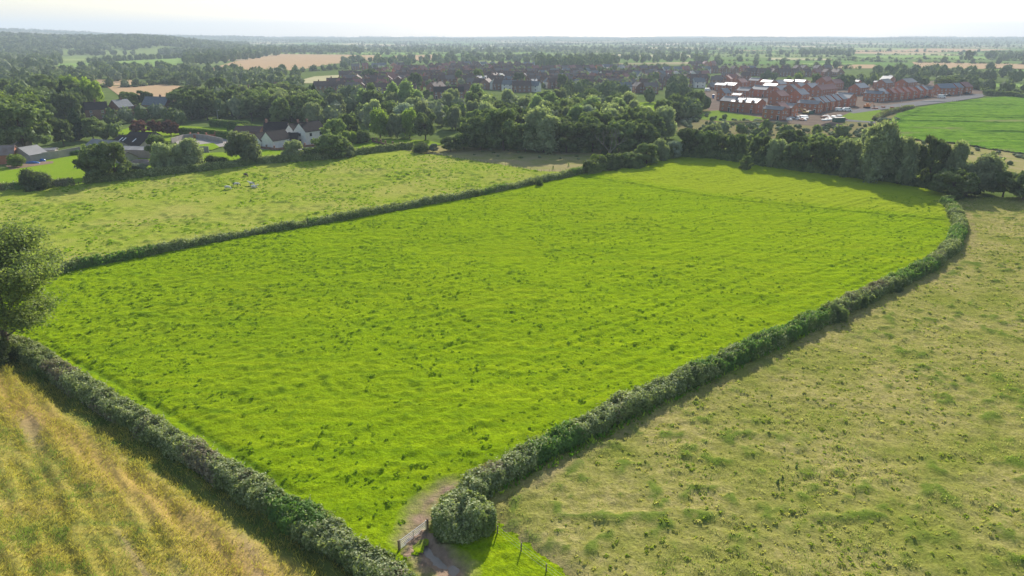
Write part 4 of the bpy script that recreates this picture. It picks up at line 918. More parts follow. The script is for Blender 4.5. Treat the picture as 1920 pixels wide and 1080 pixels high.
ES = [(335, 507, 1, 8, 8.3, 'w', 'slate', 'left end house of the near terrace, with darker slate roof', dict(he=5.6, hr=8.6)),
 (437, 517, 1, 8.4, 6.5, 'w', 'slate', 'middle house of the near terrace with shining slate roof', dict(he=5.6, hr=8.7, attic=1)),
 (612, 531, 1, 8.8, 10.6, 'w', 'slate', 'large right end house of the near terrace, bright shining roof and plain gable', dict(he=5.7, hr=8.9, attic=2)),
 (925, 612, 1, 5.0, 11.5, 'w', 'slate', 'nearest brick house by the trees with dark door and slate roof', dict(nf=3)),
 (935, 592, 1, 6.2, 8, 'u', 'redtile', 'narrow house with red tiled roof between two slate ones at the near corner', dict(nf=1)),
 (1028, 582, 1, 6.6, 9, 'w', 'slate', 'slate house with gable to the right beside the narrow red roofed one', {}),
 (240, 372, 1, 7, 6, 'u', 'slate', 'left gabled house behind the near terrace', dict(he=4.6, hr=7.4)),
 (520, 342, 1, 7, 9, 'w', 'slate', 'right gabled house behind the near terrace, with white edged gable', dict(he=4.6, hr=7.4)),
 (432, 358, 1, 5, 7, 'w', 'slate', 'low garage with bright roof tucked behind the near terrace', dict(he=2.4, hr=4.4, nf=1, ns=1)),
 (730, 335, 1, 8, 11, 'w', 'slate', 'wide slate house with twin front gables and white lintels', dict(nf=3)),
 (905, 428, 1, 9.5, 8, 'u', 'redtile', 'large red roofed house in the middle with blank brick gable', dict(he=5.4, hr=8.4, nf=3)),
 (1150, 405, 1, 10, 8, 'u', 'slate', 'slate house right of the large red roofed one', dict(he=5.2, hr=8.2, nf=3)),
 (1355, 532, 1, 5.5, 13, 'w', 'slate', 'corner slate house beside the digger with white porch', dict(nf=4)),
 (1368, 520, 1, 5.8, 8.5, 'u', 'slate', 'first house up the stepped slate row from the corner house', dict(nf=1)),
 (1440, 506, 1, 5.8, 8.5, 'u', 'slate', 'second house up the stepped slate row', dict(nf=1)),
 (1510, 492, 1, 5.8, 8.5, 'u', 'slate', 'third house up the stepped slate row', dict(nf=1)),
 (1582, 478, 1, 5.8, 8.5, 'u', 'slate', 'fourth house up the stepped slate row', dict(nf=1)),
 (1652, 463, 1, 5.8, 8.5, 'u', 'slate', 'fifth house up the stepped slate row', dict(nf=1)),
 (1725, 448, 1, 9, 9.5, 'w', 'slate', 'gabled end house at the top of the stepped slate row', {}),
 (1392, 335, 1, 25, 8, 'u', 'redtile', 'long terrace with one red tiled roof', dict(nf=7, name='brick_terrace')),
 (1278, 308, 1, 12, 8, 'u', 'slate', 'wide slate house left of the long red roofed terrace', dict(nf=3)),
 (1075, 322, 1, 5.5, 9, 'u', 'slatepale', 'pale grey roofed house left of centre in the estate', dict(nf=1)),
 (1155, 300, 1, 8, 8, 'u', 'slate', 'slate house next to the pale grey roofed one', {}),
 (905, 318, 1, 13, 7, 'u', 'slate', 'low slate house behind the large red roofed one', dict(he=4, hr=6.6, nf=3)),
 (900, 258, 1, 10, 8, 'u', 'slate', 'slate house behind the twin gabled house', {}),
 (1045, 222, 1, 6, 8, 'w', 'slate', 'small bright roofed gable house at the back left of the estate', {}),
 (1185, 228, 1, 7, 9, 'w', 'slate', 'bright roofed gable house at the back, right of the small one', {}),
 (1450, 228, 1, 14, 9, 'u', 'redtile', 'tall red roofed house at the back of the estate', dict(he=5.6, hr=8.8, nf=4)),
 (1560, 250, 1, 16, 8, 'u', 'redtile', 'wide red roofed house in front of the tall red one', dict(nf=4)),
 (1672, 185, 1, 6, 8, 'w', 'slate', 'small bright gabled house at the very back of the estate', {}),
 (1835, 225, 1, 6, 6.5, 'w', 'slate', 'bright roofed small house in the centre back', {}),
 (790, 232, 1, 7, 9, 'w', 'slate', 'shining roof house at the back left, nearer of two', {}),
 (845, 282, 1, 7, 10, 'w', 'slate', 'shining roof house in front of the other shining one', {}),
 (242, 262, 1, 6, 9, 'w', 'slate', 'leftmost shining roof house of the estate', dict(he=4.4, hr=6.8)),
 (352, 268, 1, 8, 10, 'w', 'slate', 'second shining roof house from the left of the estate', dict(he=4.6, hr=7.2)),
 (440, 235, 1, 9, 8, 'u', 'redtile', 'red roofed house at the left back of the estate', {}),
 (640, 210, 1, 7, 9, 'w', 'slate', 'slate and white edged house behind the twin gabled one', {}),
 (130, 310, 2, 14, 8, 'u', 'slate', 'long slate roofed house in the centre right of the estate', dict(nf=4)),
 (385, 392, 2, 5.5, 12, 'w', 'slate', 'left corner house of the long right hand row, grey slate', dict(nf=4)),
 (402, 388, 2, 8.5, 8.5, 'u', 'slate', 'slate house next to the left corner house of the right row', {}),
 (535, 380, 2, 5.2, 8.5, 'u', 'redtile', 'first of four red roofed houses in the right row', dict(nf=1)),
 (612, 372, 2, 5.2, 8.5, 'u', 'redtile', 'second of four red roofed houses in the right row', dict(nf=1)),
 (690, 363, 2, 5.2, 8.5, 'u', 'redtile', 'third of four red roofed houses in the right row', dict(nf=1)),
 (768, 354, 2, 5.2, 8.5, 'u', 'redtile', 'fourth of four red roofed houses in the right row', dict(nf=1)),
 (850, 345, 2, 5.0, 8.5, 'u', 'slate', 'slate house with pale upper wall after the four red roofs', dict(nf=1)),
 (925, 336, 2, 4.0, 8.5, 'u', 'slate', 'second slate house after the four red roofs', dict(nf=1)),
 (980, 331, 2, 6, 8.5, 'w', 'slatepale', 'gabled grey end house of the right row', {}),
 (405, 235, 2, 5, 8, 'w', 'slate', 'shining roof gable house behind the right row', {}),
 (440, 245, 2, 13, 8, 'u', 'slatepale', 'pale grey roofed house behind the four red roofs', dict(nf=3)),
 (480, 200, 2, 13, 8, 'w', 'slate', 'bright pinkish roofed house behind the pale grey one', dict(nf=3)),
 (700, 238, 2, 18, 9, 'u', 'slatepale', 'long pale grey roof at the back of the right row', dict(nf=4)),
 (562, 160, 2, 6, 7, 'w', 'slate', 'small slate house at the back with shining corner', {}),
 (1095, 312, 2, 13, 8, 'u', 'slate', 'left and widest house of the last block at the right', dict(nf=4, rot=12)),
 (1300, 303, 2, 6, 8, 'u', 'slate', 'middle slate house of the last block at the right', dict(nf=2, rot=22)),
 (1388, 300, 2, 8, 9, 'u', 'redtile', 'right end house of the last block with pinkish red roof', dict(nf=2, rot=24, hr=8.4, he=5.4))]
for X, Y, crp, Lu, Lw, rd, rf, lab, kw in ES: estate(X, Y, crp, Lu, Lw, rd, rf, lab, **kw)
# gables and white edges on some fronts are small porches here
# --- white cottages and the farm
def H2(label, x1, y1, x2, y2, W, hr, he, wall, roof, cat='cottage', name='white_cottage', **kw):
    "a building whose near long side runs between two photograph points on the ground"
    a = G(x1, y1); b = G(x2, y2); d = b - a; L = np.linalg.norm(d); d /= L; n = np.array([-d[1], d[0]]); c = (a + b) / 2 + n * W / 2
    return house(name, label, cat, (c[0], c[1], .02), math.atan2(d[1], d[0]), L, W, he, hr, wall, roof, **kw)
cg = 'white farm cottages'
H2('white house with two storeys of dark windows and brown tiled roof', 575, 272, 612, 266, 7, 8.6, 5.4, 'render', 'darktile', name='white_cottage', nf=2, ns=1, frame='door', sides='fl', chim=(-.2,), group=cg, chmat='brickold')
def gable_block(label, px, py, rz, L, W, he, hr, wall, roof, name='white_cottage', cat='cottage', **kw):
    g = G(px, py); a = R(rz); return house(name, label, cat, (g[0], g[1], .02), a, L, W, he, hr, wall, roof, **kw)
gable_block('white gable fronted wing at the left of the two storey house', 556, 266, 70, 8, 5, 4.6, 7.6, 'render', 'darktile', nf=1, ns=1, frame='door', sides='fl', doors='', chim=(.7,), group=cg, chmat='brickold')
gable_block('low dark roofed porch building before the white houses', 545, 272, 12, 7, 4.5, 2.6, 4.8, 'render', 'darktile', nf=3, rows=(.9,), ns=1, frame='door', sides='fl', group=cg)
gable_block('white cottage with upstairs dormers and chimney at the back left', 521, 262, 8, 10, 6.4, 4.2, 7.4, 'render', 'darktile', nf=4, rows=(.8, 2.6), ns=1, frame='door', sides='fr', doors='', chim=(-.9,), group=cg, chmat='brickold')
gable_block('white outbuilding with round gable hole at the left', 494, 274, 62, 8, 6.2, 2.8, 5.4, 'render', 'darktile', nf=0, ns=0, doors='', sides='', group=cg)
gable_block('larger white gabled outbuilding in the middle front', 519, 275, 62, 10, 6.6, 3.2, 6.4, 'render', 'darktile', nf=0, ns=0, doors='', sides='', group=cg)
gable_block('small white lean building right of the middle outbuilding', 533, 273, 40, 5, 4, 2.4, 4.0, 'render', 'darktile', nf=1, rows=(.8,), ns=0, doors='', frame='door', sides='f', group=cg)
bh = 'old brick houses behind the trees'
gable_block('left old brick house half hidden by a silvery tree', 184, 222, 30, 11, 8, 5.2, 8.6, 'brickold', 'darktile', name='brick_house', cat='house', nf=2, ns=1, chim=(0,), group=bh, chmat='brickold')
gable_block('second old brick house with orange gable', 230, 218, 70, 10, 8, 5.4, 9, 'brickold', 'slatepale', name='brick_house', cat='house', nf=2, ns=1, chim=(.2,), group=bh, chmat='brickold')
gable_block('low brick range right of the orange gabled house', 254, 216, 5, 9, 6, 3.2, 5.6, 'brickold', 'browntile', name='brick_house', cat='house', nf=2, ns=1, group=bh)
gable_block('large brick house with skylights in a grey roof', 300, 214, -10, 15, 9, 5.6, 9.6, 'brickold', 'slatepale', name='brick_house', cat='house', nf=4, ns=2, chim=(.3,), group=bh, chmat='brickold')
gable_block('small white edged brick wing beside the skylight house', 327, 212, -10, 5, 7, 3.4, 5.8, 'render', 'slatepale', name='brick_house', cat='house', nf=1, ns=1, group=bh)
gable_block('brick house with two chimneys at the field edge', 350, 196, 0, 12, 8, 5, 8, 'brickold', 'slatepale', name='brick_house', cat='house', nf=3, ns=1, chim=(-.9, .3), group=bh, chmat='brickold')
gable_block('grey roofed house low behind the trees', 384, 198, 5, 12, 8, 4, 7, 'brickold', 'slatepale', name='brick_house', cat='house', nf=3, ns=1, group=bh)
gable_block('brick house at the right end behind the stubble field corner', 405, 192, 20, 9, 8, 5, 8, 'brickold', 'browntile', name='brick_house', cat='house', nf=2, ns=1, chim=(0,), group=bh, chmat='brickold')
gable_block('brick row house by the dark trees right of the stubble field', 460, 184, 10, 14, 8, 5, 8, 'brickold', 'browntile', name='brick_house', cat='house', nf=3, ns=1, chim=(-.5, .5), group=bh, chmat='brickold')
def barn(label, px, py, rz, L, W, he, hr, roof, wall='block', name='barn', sky=(), group='farm barns'):
    g = G(px, py); e = empty(name, (g[0], g[1], .02), R(rz)); tag(e, label, 'barn', group)
    link('wall', wall_mesh(L, W, he, hr, M[wall]), e); link('roof', roof_mesh(L, W, he, hr, M[roof], .3, .3), e)
    for x in sky:
        m = MB(); sl_ = (hr - he) / (W / 2); ya, yb = -W * .33, -W * .13; za, zb = hr + sl_ * ya + .21, hr + sl_ * yb + .21
        m.add([(x - .3, ya, za), (x + .3, ya, za), (x + .3, yb, zb), (x - .3, yb, zb), (x - .3, ya, za - .1), (x + .3, ya, za - .1), (x + .3, yb, zb - .1), (x - .3, yb, zb - .1)],
              [(0, 1, 2, 3), (4, 5, 1, 0), (5, 6, 2, 1), (6, 7, 3, 2), (7, 4, 0, 3)]); m.build('skylight', M['white'], e.children[1])
    CLEAR.append((g[0], g[1], max(L, W) * .55)); return e
barn('dark roofed barn with three narrow skylights', 255, 280, -27, 17, 9, 2.4, 5.0, 'darktile', sky=(-5, -3, 3))
barn('dark roofed barn behind the skylight barn', 272, 267, -12, 12, 8, 2.2, 4.2, 'darktile')
barn('grey sheeted barn roof left of the skylight barn', 203, 286, -24, 15, 8, 2.4, 4.6, 'asb')
barn('low flat barn with pale sheet roof', 264, 293, -10, 14, 7, 2.8, 3.5, 'asb')
barn('rusty sheeted lean-to below the pale roofed barn', 232, 302, -38, 9, 6, 1.6, 3.6, 'rust')
barn('orange brick shed at the left edge', 0, 304, 20, 11, 8, 3, 5.6, 'rust', wall='brick')
barn('grey block shed with a gable beside the yard wall', 58, 300, 75, 7, 8, 2.4, 4.8, 'asb')
barn('small shed with pale flat roof on the yard wall', 88, 292, 15, 7, 4, 2.2, 2.7, 'asb')
barn('pale green roofed shed under the giant tree', 32, 281, 5, 9, 6, 2.6, 3.8, 'asb')
barn('low brown roofed shed right of the barn drive', 470, 256, -8, 12, 7, 2.4, 4.4, 'browntile', wall='brickold')
def wall_run(label, pts, h, mat, name='wall', th=.3, posts=0, cat='wall', group=None, pm=None, ph=None):
    L = P(*pts); e = empty(name, (L[0][0], L[0][1], 0)); tag(e, label, cat, group); m = MB(); o = np.array(L[0])
    for (a, b) in zip(L[:-1], L[1:]):
        a = np.array(a) - o; b = np.array(b) - o; d = b - a; d /= np.linalg.norm(d); n = np.array([-d[1], d[0]]) * th / 2; a2 = a - d * .0; q = [a2 - n, b - n, b + n, a2 + n]
        m.add([(p[0], p[1], -.2) for p in q] + [(p[0], p[1], h) for p in q], [(4, 5, 6, 7), (0, 1, 5, 4), (1, 2, 6, 5), (2, 3, 7, 6), (3, 0, 4, 7)])
    m.build('panel', M[mat], e)
    if posts:
        A = np.array(L) - o; seg = np.hypot(*(A[1:] - A[:-1]).T); cum = np.concatenate([[0], np.cumsum(seg)])
        for k in range(posts):
            s = cum[-1] * k / max(1, posts - 1); x = np.interp(s, cum, A[:, 0]); y = np.interp(s, cum, A[:, 1]); q = MB(); r_ = th * .9
            q.box(x - r_, x + r_, y - r_, y + r_, -.1, (ph or h * 1.35)).box(x - r_ - .08, x + r_ + .08, y - r_ - .08, y + r_ + .08, (ph or h * 1.35), (ph or h * 1.35) + .12); q.build('pillar', M[pm or mat], e)
    return e
wall_run('grey concrete panel yard wall in the left paddock', [(78, 300), (110, 296), (152, 288)], 2.6, 'block', name='yard_wall')
wall_run('curved pale stone wall round the barn garden', [(322, 268), (345, 261), (365, 259), (390, 262), (418, 268)], 2.0, 'block', name='garden_wall')
wall_run('short block wall below the garden lawn', [(366, 285), (392, 285)], 2.2, 'block', name='garden_wall')
wall_run('red brick garden wall with pillars behind the curved wall', [(358, 259), (385, 260), (405, 258)], 1.6, 'brick', name='brick_wall', posts=4, ph=2.4)
wall_run('brick and stone pillar wall on the lawn right of the cottages', [(699, 266), (722, 272), (750, 275)], .8, 'brickold', name='pillar_wall', posts=6, ph=1.7)
wall_run('low brick terrace wall below the cottages', [(486, 278), (520, 282), (560, 277), (600, 274), (640, 270), (690, 266)], .9, 'brickold', name='terrace_wall', posts=12, ph=1.6)
sheet('farmyard', [(330, 262), (365, 260), (450, 252), (480, 258), (470, 272), (400, 276), (330, 276)], M['paving'], .035)
sheet('garden_patch', [(365, 272), (400, 268), (412, 276), (398, 281), (368, 281)], M['lawn'], .06)
sheet('barn_track', [(20, 318), (60, 312), (100, 306), (100, 302), (50, 304), (10, 310)], M['mud'], .01)
sheet('cottage_yard', [(490, 280), (560, 282), (610, 272), (640, 268), (600, 262), (500, 262)], M['paving'], .04)

# --- the old village
def village_proto(seed, L, W, he, hr, wall, roof, nf, chim):
    e = house('village_house', 'x', 'house', (0, 0, 0), 0, L, W, he, hr, wall, roof, nf=nf, ns=1, chim=chim, sides='fbl', chmat='brickold', vil=True); CLEAR.pop(); return e
VP = [village_proto(0, 9, 8, 5, 8.2, 'brickold', 'browntile', 2, (-.8,)), village_proto(1, 15, 8.5, 5, 8.4, 'brickold', 'browntile', 4, (-.5, .5)), village_proto(2, 8, 9, 5, 8.2, 'brick', 'redtile', 2, (.6,)),
      village_proto(3, 10, 8, 4.8, 8, 'render', 'slatepale', 2, (.8,)), village_proto(4, 22, 8, 4.9, 8, 'brickold', 'darktile', 6, (-.6, 0, .6)), village_proto(5, 9, 7.5, 2.6, 5.6, 'brickold', 'asb', 2, ()),
      village_proto(6, 11, 8, 5, 8, 'brickold', 'greytile', 3, (.9,))]
VW = ['brown roofed brick house', 'wide brown roofed pair', 'red roofed brick house', 'white walled village house', 'long dark roofed terrace', 'low grey roofed bungalow', 'grey roofed brick house']
vused = [False] * len(VP); vill = []
def put_village(x, y, a, k, zone, label=None):
    o = VP[k] if not vused[k] else copy_tree(VP[k]); vused[k] = True
    o.location = (x, y, 0); o.rotation_euler = (0, 0, a); o['group'] = 'houses of the old village'; vill.append((o, k, zone, x, y, label)); L = (9, 15, 9, 10, 22, 9, 11)[k]
    CLEAR.append((x, y, L * .5 + .5))
def streets(pts, n, ang, kinds, zone, seed):
    r = np.random.RandomState(seed); (x0, y0), (x1, y1) = P(*pts); xp, yp = x0, y0
    for k in range(n):
        t = (k + .5) / n; put_village(x0 + (x1 - x0) * t + r.normal(0, 1), y0 + (y1 - y0) * t + r.normal(0, 2), R(ang) + r.choice([0, 0, 0, math.pi / 2]) + r.normal(0, .05), r.choice(kinds), zone)
g = G(842, 184); put_village(g[0], g[1], R(4), 4, None, 'long brick terrace facing the camera with a row of white windows')
g = G(818, 174); put_village(g[0], g[1], R(60), 1, None, 'wide brick house side on, left of the long brick terrace')
g = G(868, 180); put_village(g[0], g[1], R(20), 0, None, 'brick house with white trim at the right end of the long terrace')
g = G(1000, 166); put_village(g[0], g[1], R(60), 3, None, 'white gabled house at the right of the dark village tree')
g = G(978, 172); put_village(g[0], g[1], R(5), 1, None, 'brown roofed building just below the dark village tree')
g = G(1252, 153); put_village(g[0], g[1], R(70), 3, None, 'white gabled house with red roof by the village high street')
g = G(1338, 168); put_village(g[0], g[1], R(10), 5, None, 'grey roofed stone building left of the new estate')
g = G(1350, 158); put_village(g[0], g[1], R(-25), 6, None, 'grey roofed house just behind the left of the new estate')
g = G(1362, 152); put_village(g[0], g[1], R(-25), 6, None, 'pale brown roofed house at the back left of the new estate')
for i, (pts, n, ang, kinds) in enumerate((([(488, 178), (540, 178)], 4, 20, [0, 2, 6]), ([(600, 172), (770, 178)], 11, 8, [0, 1, 1, 6]), ([(620, 165), (790, 169)], 11, 10, [0, 1, 6, 2]), ([(650, 157), (800, 161)], 10, 8, [0, 1, 6]),
        ([(700, 151), (860, 153)], 12, 25, [0, 1, 2, 5]), ([(740, 146), (960, 148)], 15, 30, [0, 1, 6, 5]), ([(700, 140), (960, 142)], 15, 35, [0, 2, 6, 5]), ([(740, 135), (960, 137)], 14, 28, [0, 1, 2]), ([(800, 130), (1000, 132)], 13, 30, [0, 1, 2]),
        ([(840, 126), (1010, 127)], 11, 28, [0, 2, 3]), ([(880, 164), (1010, 172)], 9, -20, [0, 1, 3, 6]), ([(880, 158), (960, 160)], 6, -25, [0, 1, 3]), ([(990, 158), (1170, 162)], 12, 35, [0, 6, 3, 1]), ([(1000, 152), (1180, 154)], 12, 35, [3, 6, 0, 2]),
        ([(1010, 146), (1200, 148)], 12, 32, [0, 6, 3]), ([(1090, 172), (1230, 174)], 6, 12, [5, 3, 6]), ([(1210, 147), (1330, 148)], 9, 5, [0, 2, 3, 6]), ([(1200, 155), (1330, 156)], 7, 10, [0, 3, 6]), ([(1220, 138), (1420, 136)], 11, 15, [0, 2, 3]),
        ([(1290, 126), (1340, 125)], 4, 20, [2, 0]), ([(1340, 162), (1400, 150)], 5, -30, [6, 0, 2]), ([(1400, 142), (1580, 144)], 9, 10, [0, 2, 1]), ([(660, 131), (760, 128)], 6, 10, [3, 6, 2]), ([(1130, 132), (1230, 136)], 7, 15, [3, 6, 0]), ([(1440, 136), (1560, 134)], 6, 10, [0, 6]),
        ([(640, 148), (740, 151)], 7, 12, [0, 1, 6]), ([(720, 157), (870, 158)], 10, 20, [0, 6, 2]), ([(880, 153), (1000, 153)], 9, -15, [0, 1, 3, 6]), ([(960, 143), (1120, 141)], 12, 30, [0, 6, 3]), ([(1000, 136), (1130, 134)], 10, 25, [0, 2, 6]),
        ([(1130, 148), (1240, 143)], 8, 20, [3, 0, 6]), ([(1250, 161), (1320, 164)], 5, 8, [0, 3, 5]), ([(1130, 165), (1240, 167)], 8, 12, [5, 0, 6]), ([(1020, 164), (1130, 169)], 8, 20, [0, 1, 6, 3]), ([(900, 148), (1010, 149)], 8, 25, [0, 6, 1])
        )):
    streets(pts, n, ang, kinds, 'village row %d' % i, 300 + i)
def label_village():
    ws = ['lowest row at the village left', 'nearest row above the pale trees', 'second row above the pale trees', 'row below the dark clump', 'row beside the dark clump', 'row across the village middle', 'row behind the village middle',
          'upper left row of the village', 'high row near the middle', 'topmost row of the village', 'row left of the white gabled house', 'row above the broad light green tree', 'terrace with red chimneys', 'row behind the chimneyed terrace', 'third row back at the village centre',
          'garden edge row above the tree belt', 'high street row left of the estate', 'row below the high street', 'upper right row of the village', 'small group by the far fields', 'row joining the village and new estate', 'row behind the new estate', 'farthest left row by the stubble',
          'row around the white street', 'back row above the new estate', 'short row left of the clump', 'row right of the dark clump', 'row past the round pale tree', 'row behind the village centre', 'farthest row behind the centre',
          'row beside the high street', 'garden row left of the estate', 'lowest row by the park trees', 'row above the willow belt', 'row behind the white gables']
    nth = ['first', 'second', 'third', 'fourth', 'fifth', 'sixth', 'seventh', 'eighth', 'ninth', 'tenth']
    D = {}
    for v in vill:
        if v[5]: v[0]['label'] = v[5]; continue
        D.setdefault((v[2], v[1]), []).append(v)
    for (z, k), L in D.items():
        L.sort(key=lambda v: PX(v[3], v[4], 0)[0]); zn = ws[int(z.split()[-1])]
        for i, v in enumerate(L): v[0]['label'] = ('only %s in the %s' % (VW[k], zn)) if len(L) == 1 else '%s %s from left in the %s' % (nth[min(i, 9)], VW[k], zn)
label_village()
sheet('street', [(1128, 141), (1142, 139), (1140, 133), (1128, 134)], M['road'], .02)
sheet('street', [(1390, 205), (1430, 196), (1452, 186), (1440, 184), (1380, 198)], M['road'], .1)
# three white roofed farm sheds far away
for k, px in enumerate((905, 918, 931)):
    g = G(px, 94.5); barn(['left', 'middle', 'right'][k] + ' one of three far white roofed farm sheds', px, 94.5, 0, 26, 18, 4, 7, 'white', name='farm_shed', group='far farm sheds')
# ------------------------------------------------------------------ gate, fences
def gate():
    a = G(750, 1036); b = G(801, 997); L = np.linalg.norm(b - a); e = empty('metal_gate', (a[0], a[1], 0), math.atan2(b[1] - a[1], b[0] - a[0])); tag(e, 'galvanised seven bar field gate between the hedge ends', 'gate')
    m = MB()
    for k, z in enumerate((.22, .36, .50, .66, .84, 1.02, 1.22)): MB().tube((.1, 0, z), (L - .1, 0, z), .021 if k < 6 else .028, n=8).build('bar', M['galv'], e)
    for x in (.1, L - .1): MB().tube((x, 0, .16), (x, 0, 1.3), .036, n=8).build('stile', M['galv'], e)
    MB().tube((L * .5, 0, .2), (L * .5, 0, 1.22), .025, n=6).build('brace', M['galv'], e)
    for x in (-.08, L + .1): MB().box(x - .065, x + .065, -.065, .065, -.1, 1.35).build('gate_post', M['wood'], e)
gate()
def fence(label, pts, n, h=1.15, name='post_and_wire_fence', wires=(.4, .75, 1.08), rails=False, mat='wood', seed=1, ground=True, pr=.05):
    L = np.array(P(*pts)); o = L[0].copy(); e = empty(name, (o[0], o[1], 0)); tag(e, label, 'fence'); A = L - o; r = np.random.RandomState(seed)
    seg = np.hypot(*(A[1:] - A[:-1]).T); cum = np.concatenate([[0], np.cumsum(seg)]); pp = []
    for k in range(n):
        s = cum[-1] * k / (n - 1); x = np.interp(s, cum, A[:, 0]); y = np.interp(s, cum, A[:, 1]); pp.append((x, y)); l1, l2 = r.normal(0, .04, 2)
        MB().tube((x, y, -.1), (x + l1, y + l2, h * r.uniform(.92, 1.08)), pr, pr * .9, 6).build('post', M[mat], e)
    for z in wires:
        m = MB()
        for p, q in zip(pp[:-1], pp[1:]): m.tube((*p, z), (*q, z), .035 if rails else .008, n=4)
        m.build('rail' if rails else 'wire', M[mat if rails else 'galv'], e)
fence('leaning post and wire fence leaving the gateway clump', [(932, 1004), (962, 1027), (1000, 1056), (1060, 1104), (1130, 1160)], 5, 1.1, seed=3, pr=.07)
fence('long post and wire fence between the left pasture and rough strip', [(790, 287), (880, 303), (960, 315), (1015, 325)], 38, 1.15, seed=4, pr=.06)
fence('short post fence at the right end of the rough strip', [(1020, 324), (1062, 322), (1100, 320)], 9, 1.1, seed=5)
fence('wooden rail fence behind the copper trees', [(322, 258), (345, 257), (352, 256)], 4, 1.3, name='rail_fence', wires=(.5, 1.0), rails=True, seed=6)
fence('post fence along the far side of the green crop', [(1785, 192), (1830, 187), (1880, 183), (1940, 182)], 34, 1.2, wires=(.6, 1.0), seed=7, pr=.09)
fence('post and wire fence along the near side of the green crop', [(1720, 264), (1790, 272), (1860, 282), (1930, 294)], 28, 1.2, seed=8)
fence('small wooden field gate and rails in the pasture hedge', [(134, 351), (144, 349), (156, 347)], 4, 1.3, name='wooden_gate', wires=(.4, .7, 1.0), rails=True, seed=9, pr=.09)
# ------------------------------------------------------------------ cattle
def cow_mesh(name, pose, mat):
    me = bpy.data.meshes.new(name)
    if pose == 'graze': hd = [(.95, 0, 1.02), (1.25, 0, .68), (1.42, 0, .38), (1.55, 0, .14)]
    elif pose == 'lie': hd = [(.95, 0, .70), (1.2, 0, .92), (1.38, 0, 1.0), (1.62, 0, .88)]
    else: hd = [(.95, 0, 1.15), (1.25, 0, 1.35), (1.42, 0, 1.42), (1.68, 0, 1.28)]
    zb = .95 if pose != 'lie' else .5
    v = [(-.75, 0, zb + .05), (-.35, 0, zb), (.1, 0, zb - .04), (.6, 0, zb + .02)] + hd; rr = [.30, .38, .40, .36, .22, .15, .14, .085]
    e = [(i, i + 1) for i in range(len(v) - 1)]
    def add(p, par, r_): v.append(p); rr.append(r_); e.append((par, len(v) - 1)); return len(v) - 1
    if pose != 'lie':
        for sx, par, hz in ((.62, 3, 0), (-.68, 0, 1)):
            for sy in (-1, 1):
                a = add((sx, sy * .2, .72), par, .15 if hz else .12); b = add((sx - (.06 if hz else 0), sy * .2, .42), a, .08 if not hz else .09); c = add((sx - (.12 if hz else -.02), sy * .2, .36 if hz else .30), b, .06); d = add((sx - (.08 if hz else 0), sy * .2, .05), c, .05)
    else:
        for sx, par in ((.6, 3), (-.6, 0)):
            for sy in (-1, 1): a = add((sx + .1, sy * .36, .22), par, .11); add((sx + .42, sy * .40, .10), a, .06)
    t = add((-1.02, 0, zb + .08), 0, .05); add((-1.1, 0, zb - .5), t, .035)
    for sy in (-1, 1): add((v[6][0] - .06, sy * .22, v[6][2] + .06), 6, .04)
    me.from_pydata(v, e, []); me.materials.append(mat); o = link(name, me)
    sk = o.modifiers.new('skin', 'SKIN')
    for i, r_ in enumerate(rr): me.skin_vertices[0].data[i].radius = (r_, r_ * .92)
    me.skin_vertices[0].data[0].use_root = True
    o.modifiers.new('sub', 'SUBSURF').levels = 1; o.modifiers['sub'].render_levels = 2; return o
def hide(name, a, b, th):
    m, n, out = newmat(name); bs = n.nodes.new('ShaderNodeBsdfPrincipled'); tc = n.nodes.new('ShaderNodeTexCoord')
    f = noise(n, tc.outputs['Object'], 1.3, 1); k = n.nodes.new('ShaderNodeMath'); k.operation = 'GREATER_THAN'; k.inputs[1].default_value = th; n.links.new(f, k.inputs[0])
    n.links.new(mix(n, k.outputs[0], a, b), bs.inputs['Base Color']); bs.inputs['Roughness'].default_value = .85; n.links.new(bs.outputs[0], out.inputs[0]); return m
wh, bk, br = (.62, .58, .54), (.05, .045, .045), (.09, .05, .04)
hm1 = hide('white hide', wh, bk, .66); hm2 = hide('pied hide', wh, bk, .5); hm3 = hide('dark hide', br, bk, .5)
for px, py, rz, pose, mt, lab, sc in ((427, 357, -20, 'graze', hm1, 'white cow grazing at the left of the small herd', .95), (443, 351, 0, 'graze', hm2, 'white cow with a black head grazing second from the left', .95),
        (473, 350, 165, 'stand', hm2, 'black and white cow standing at the back of the huddled pair', .95), (477, 354, -25, 'lie', hm1, 'large pale cow lying down at the right of the herd', 1.1),
        (461, 333, -40, 'graze', hm3, 'dark brown cow grazing alone farther up the pasture', .95), (142, 316, 75, 'stand', hm2, 'pale animal standing in the paddock beyond the hedge', .7)):
    g = G(px, py); o = cow_mesh('cow', pose, mt); o.location = (g[0], g[1], .25 if py > 325 else 0); o.rotation_euler = (0, 0, R(rz)); o.scale = (sc,) * 3; tag(o, lab, 'cow', 'cattle grazing the left pastures')
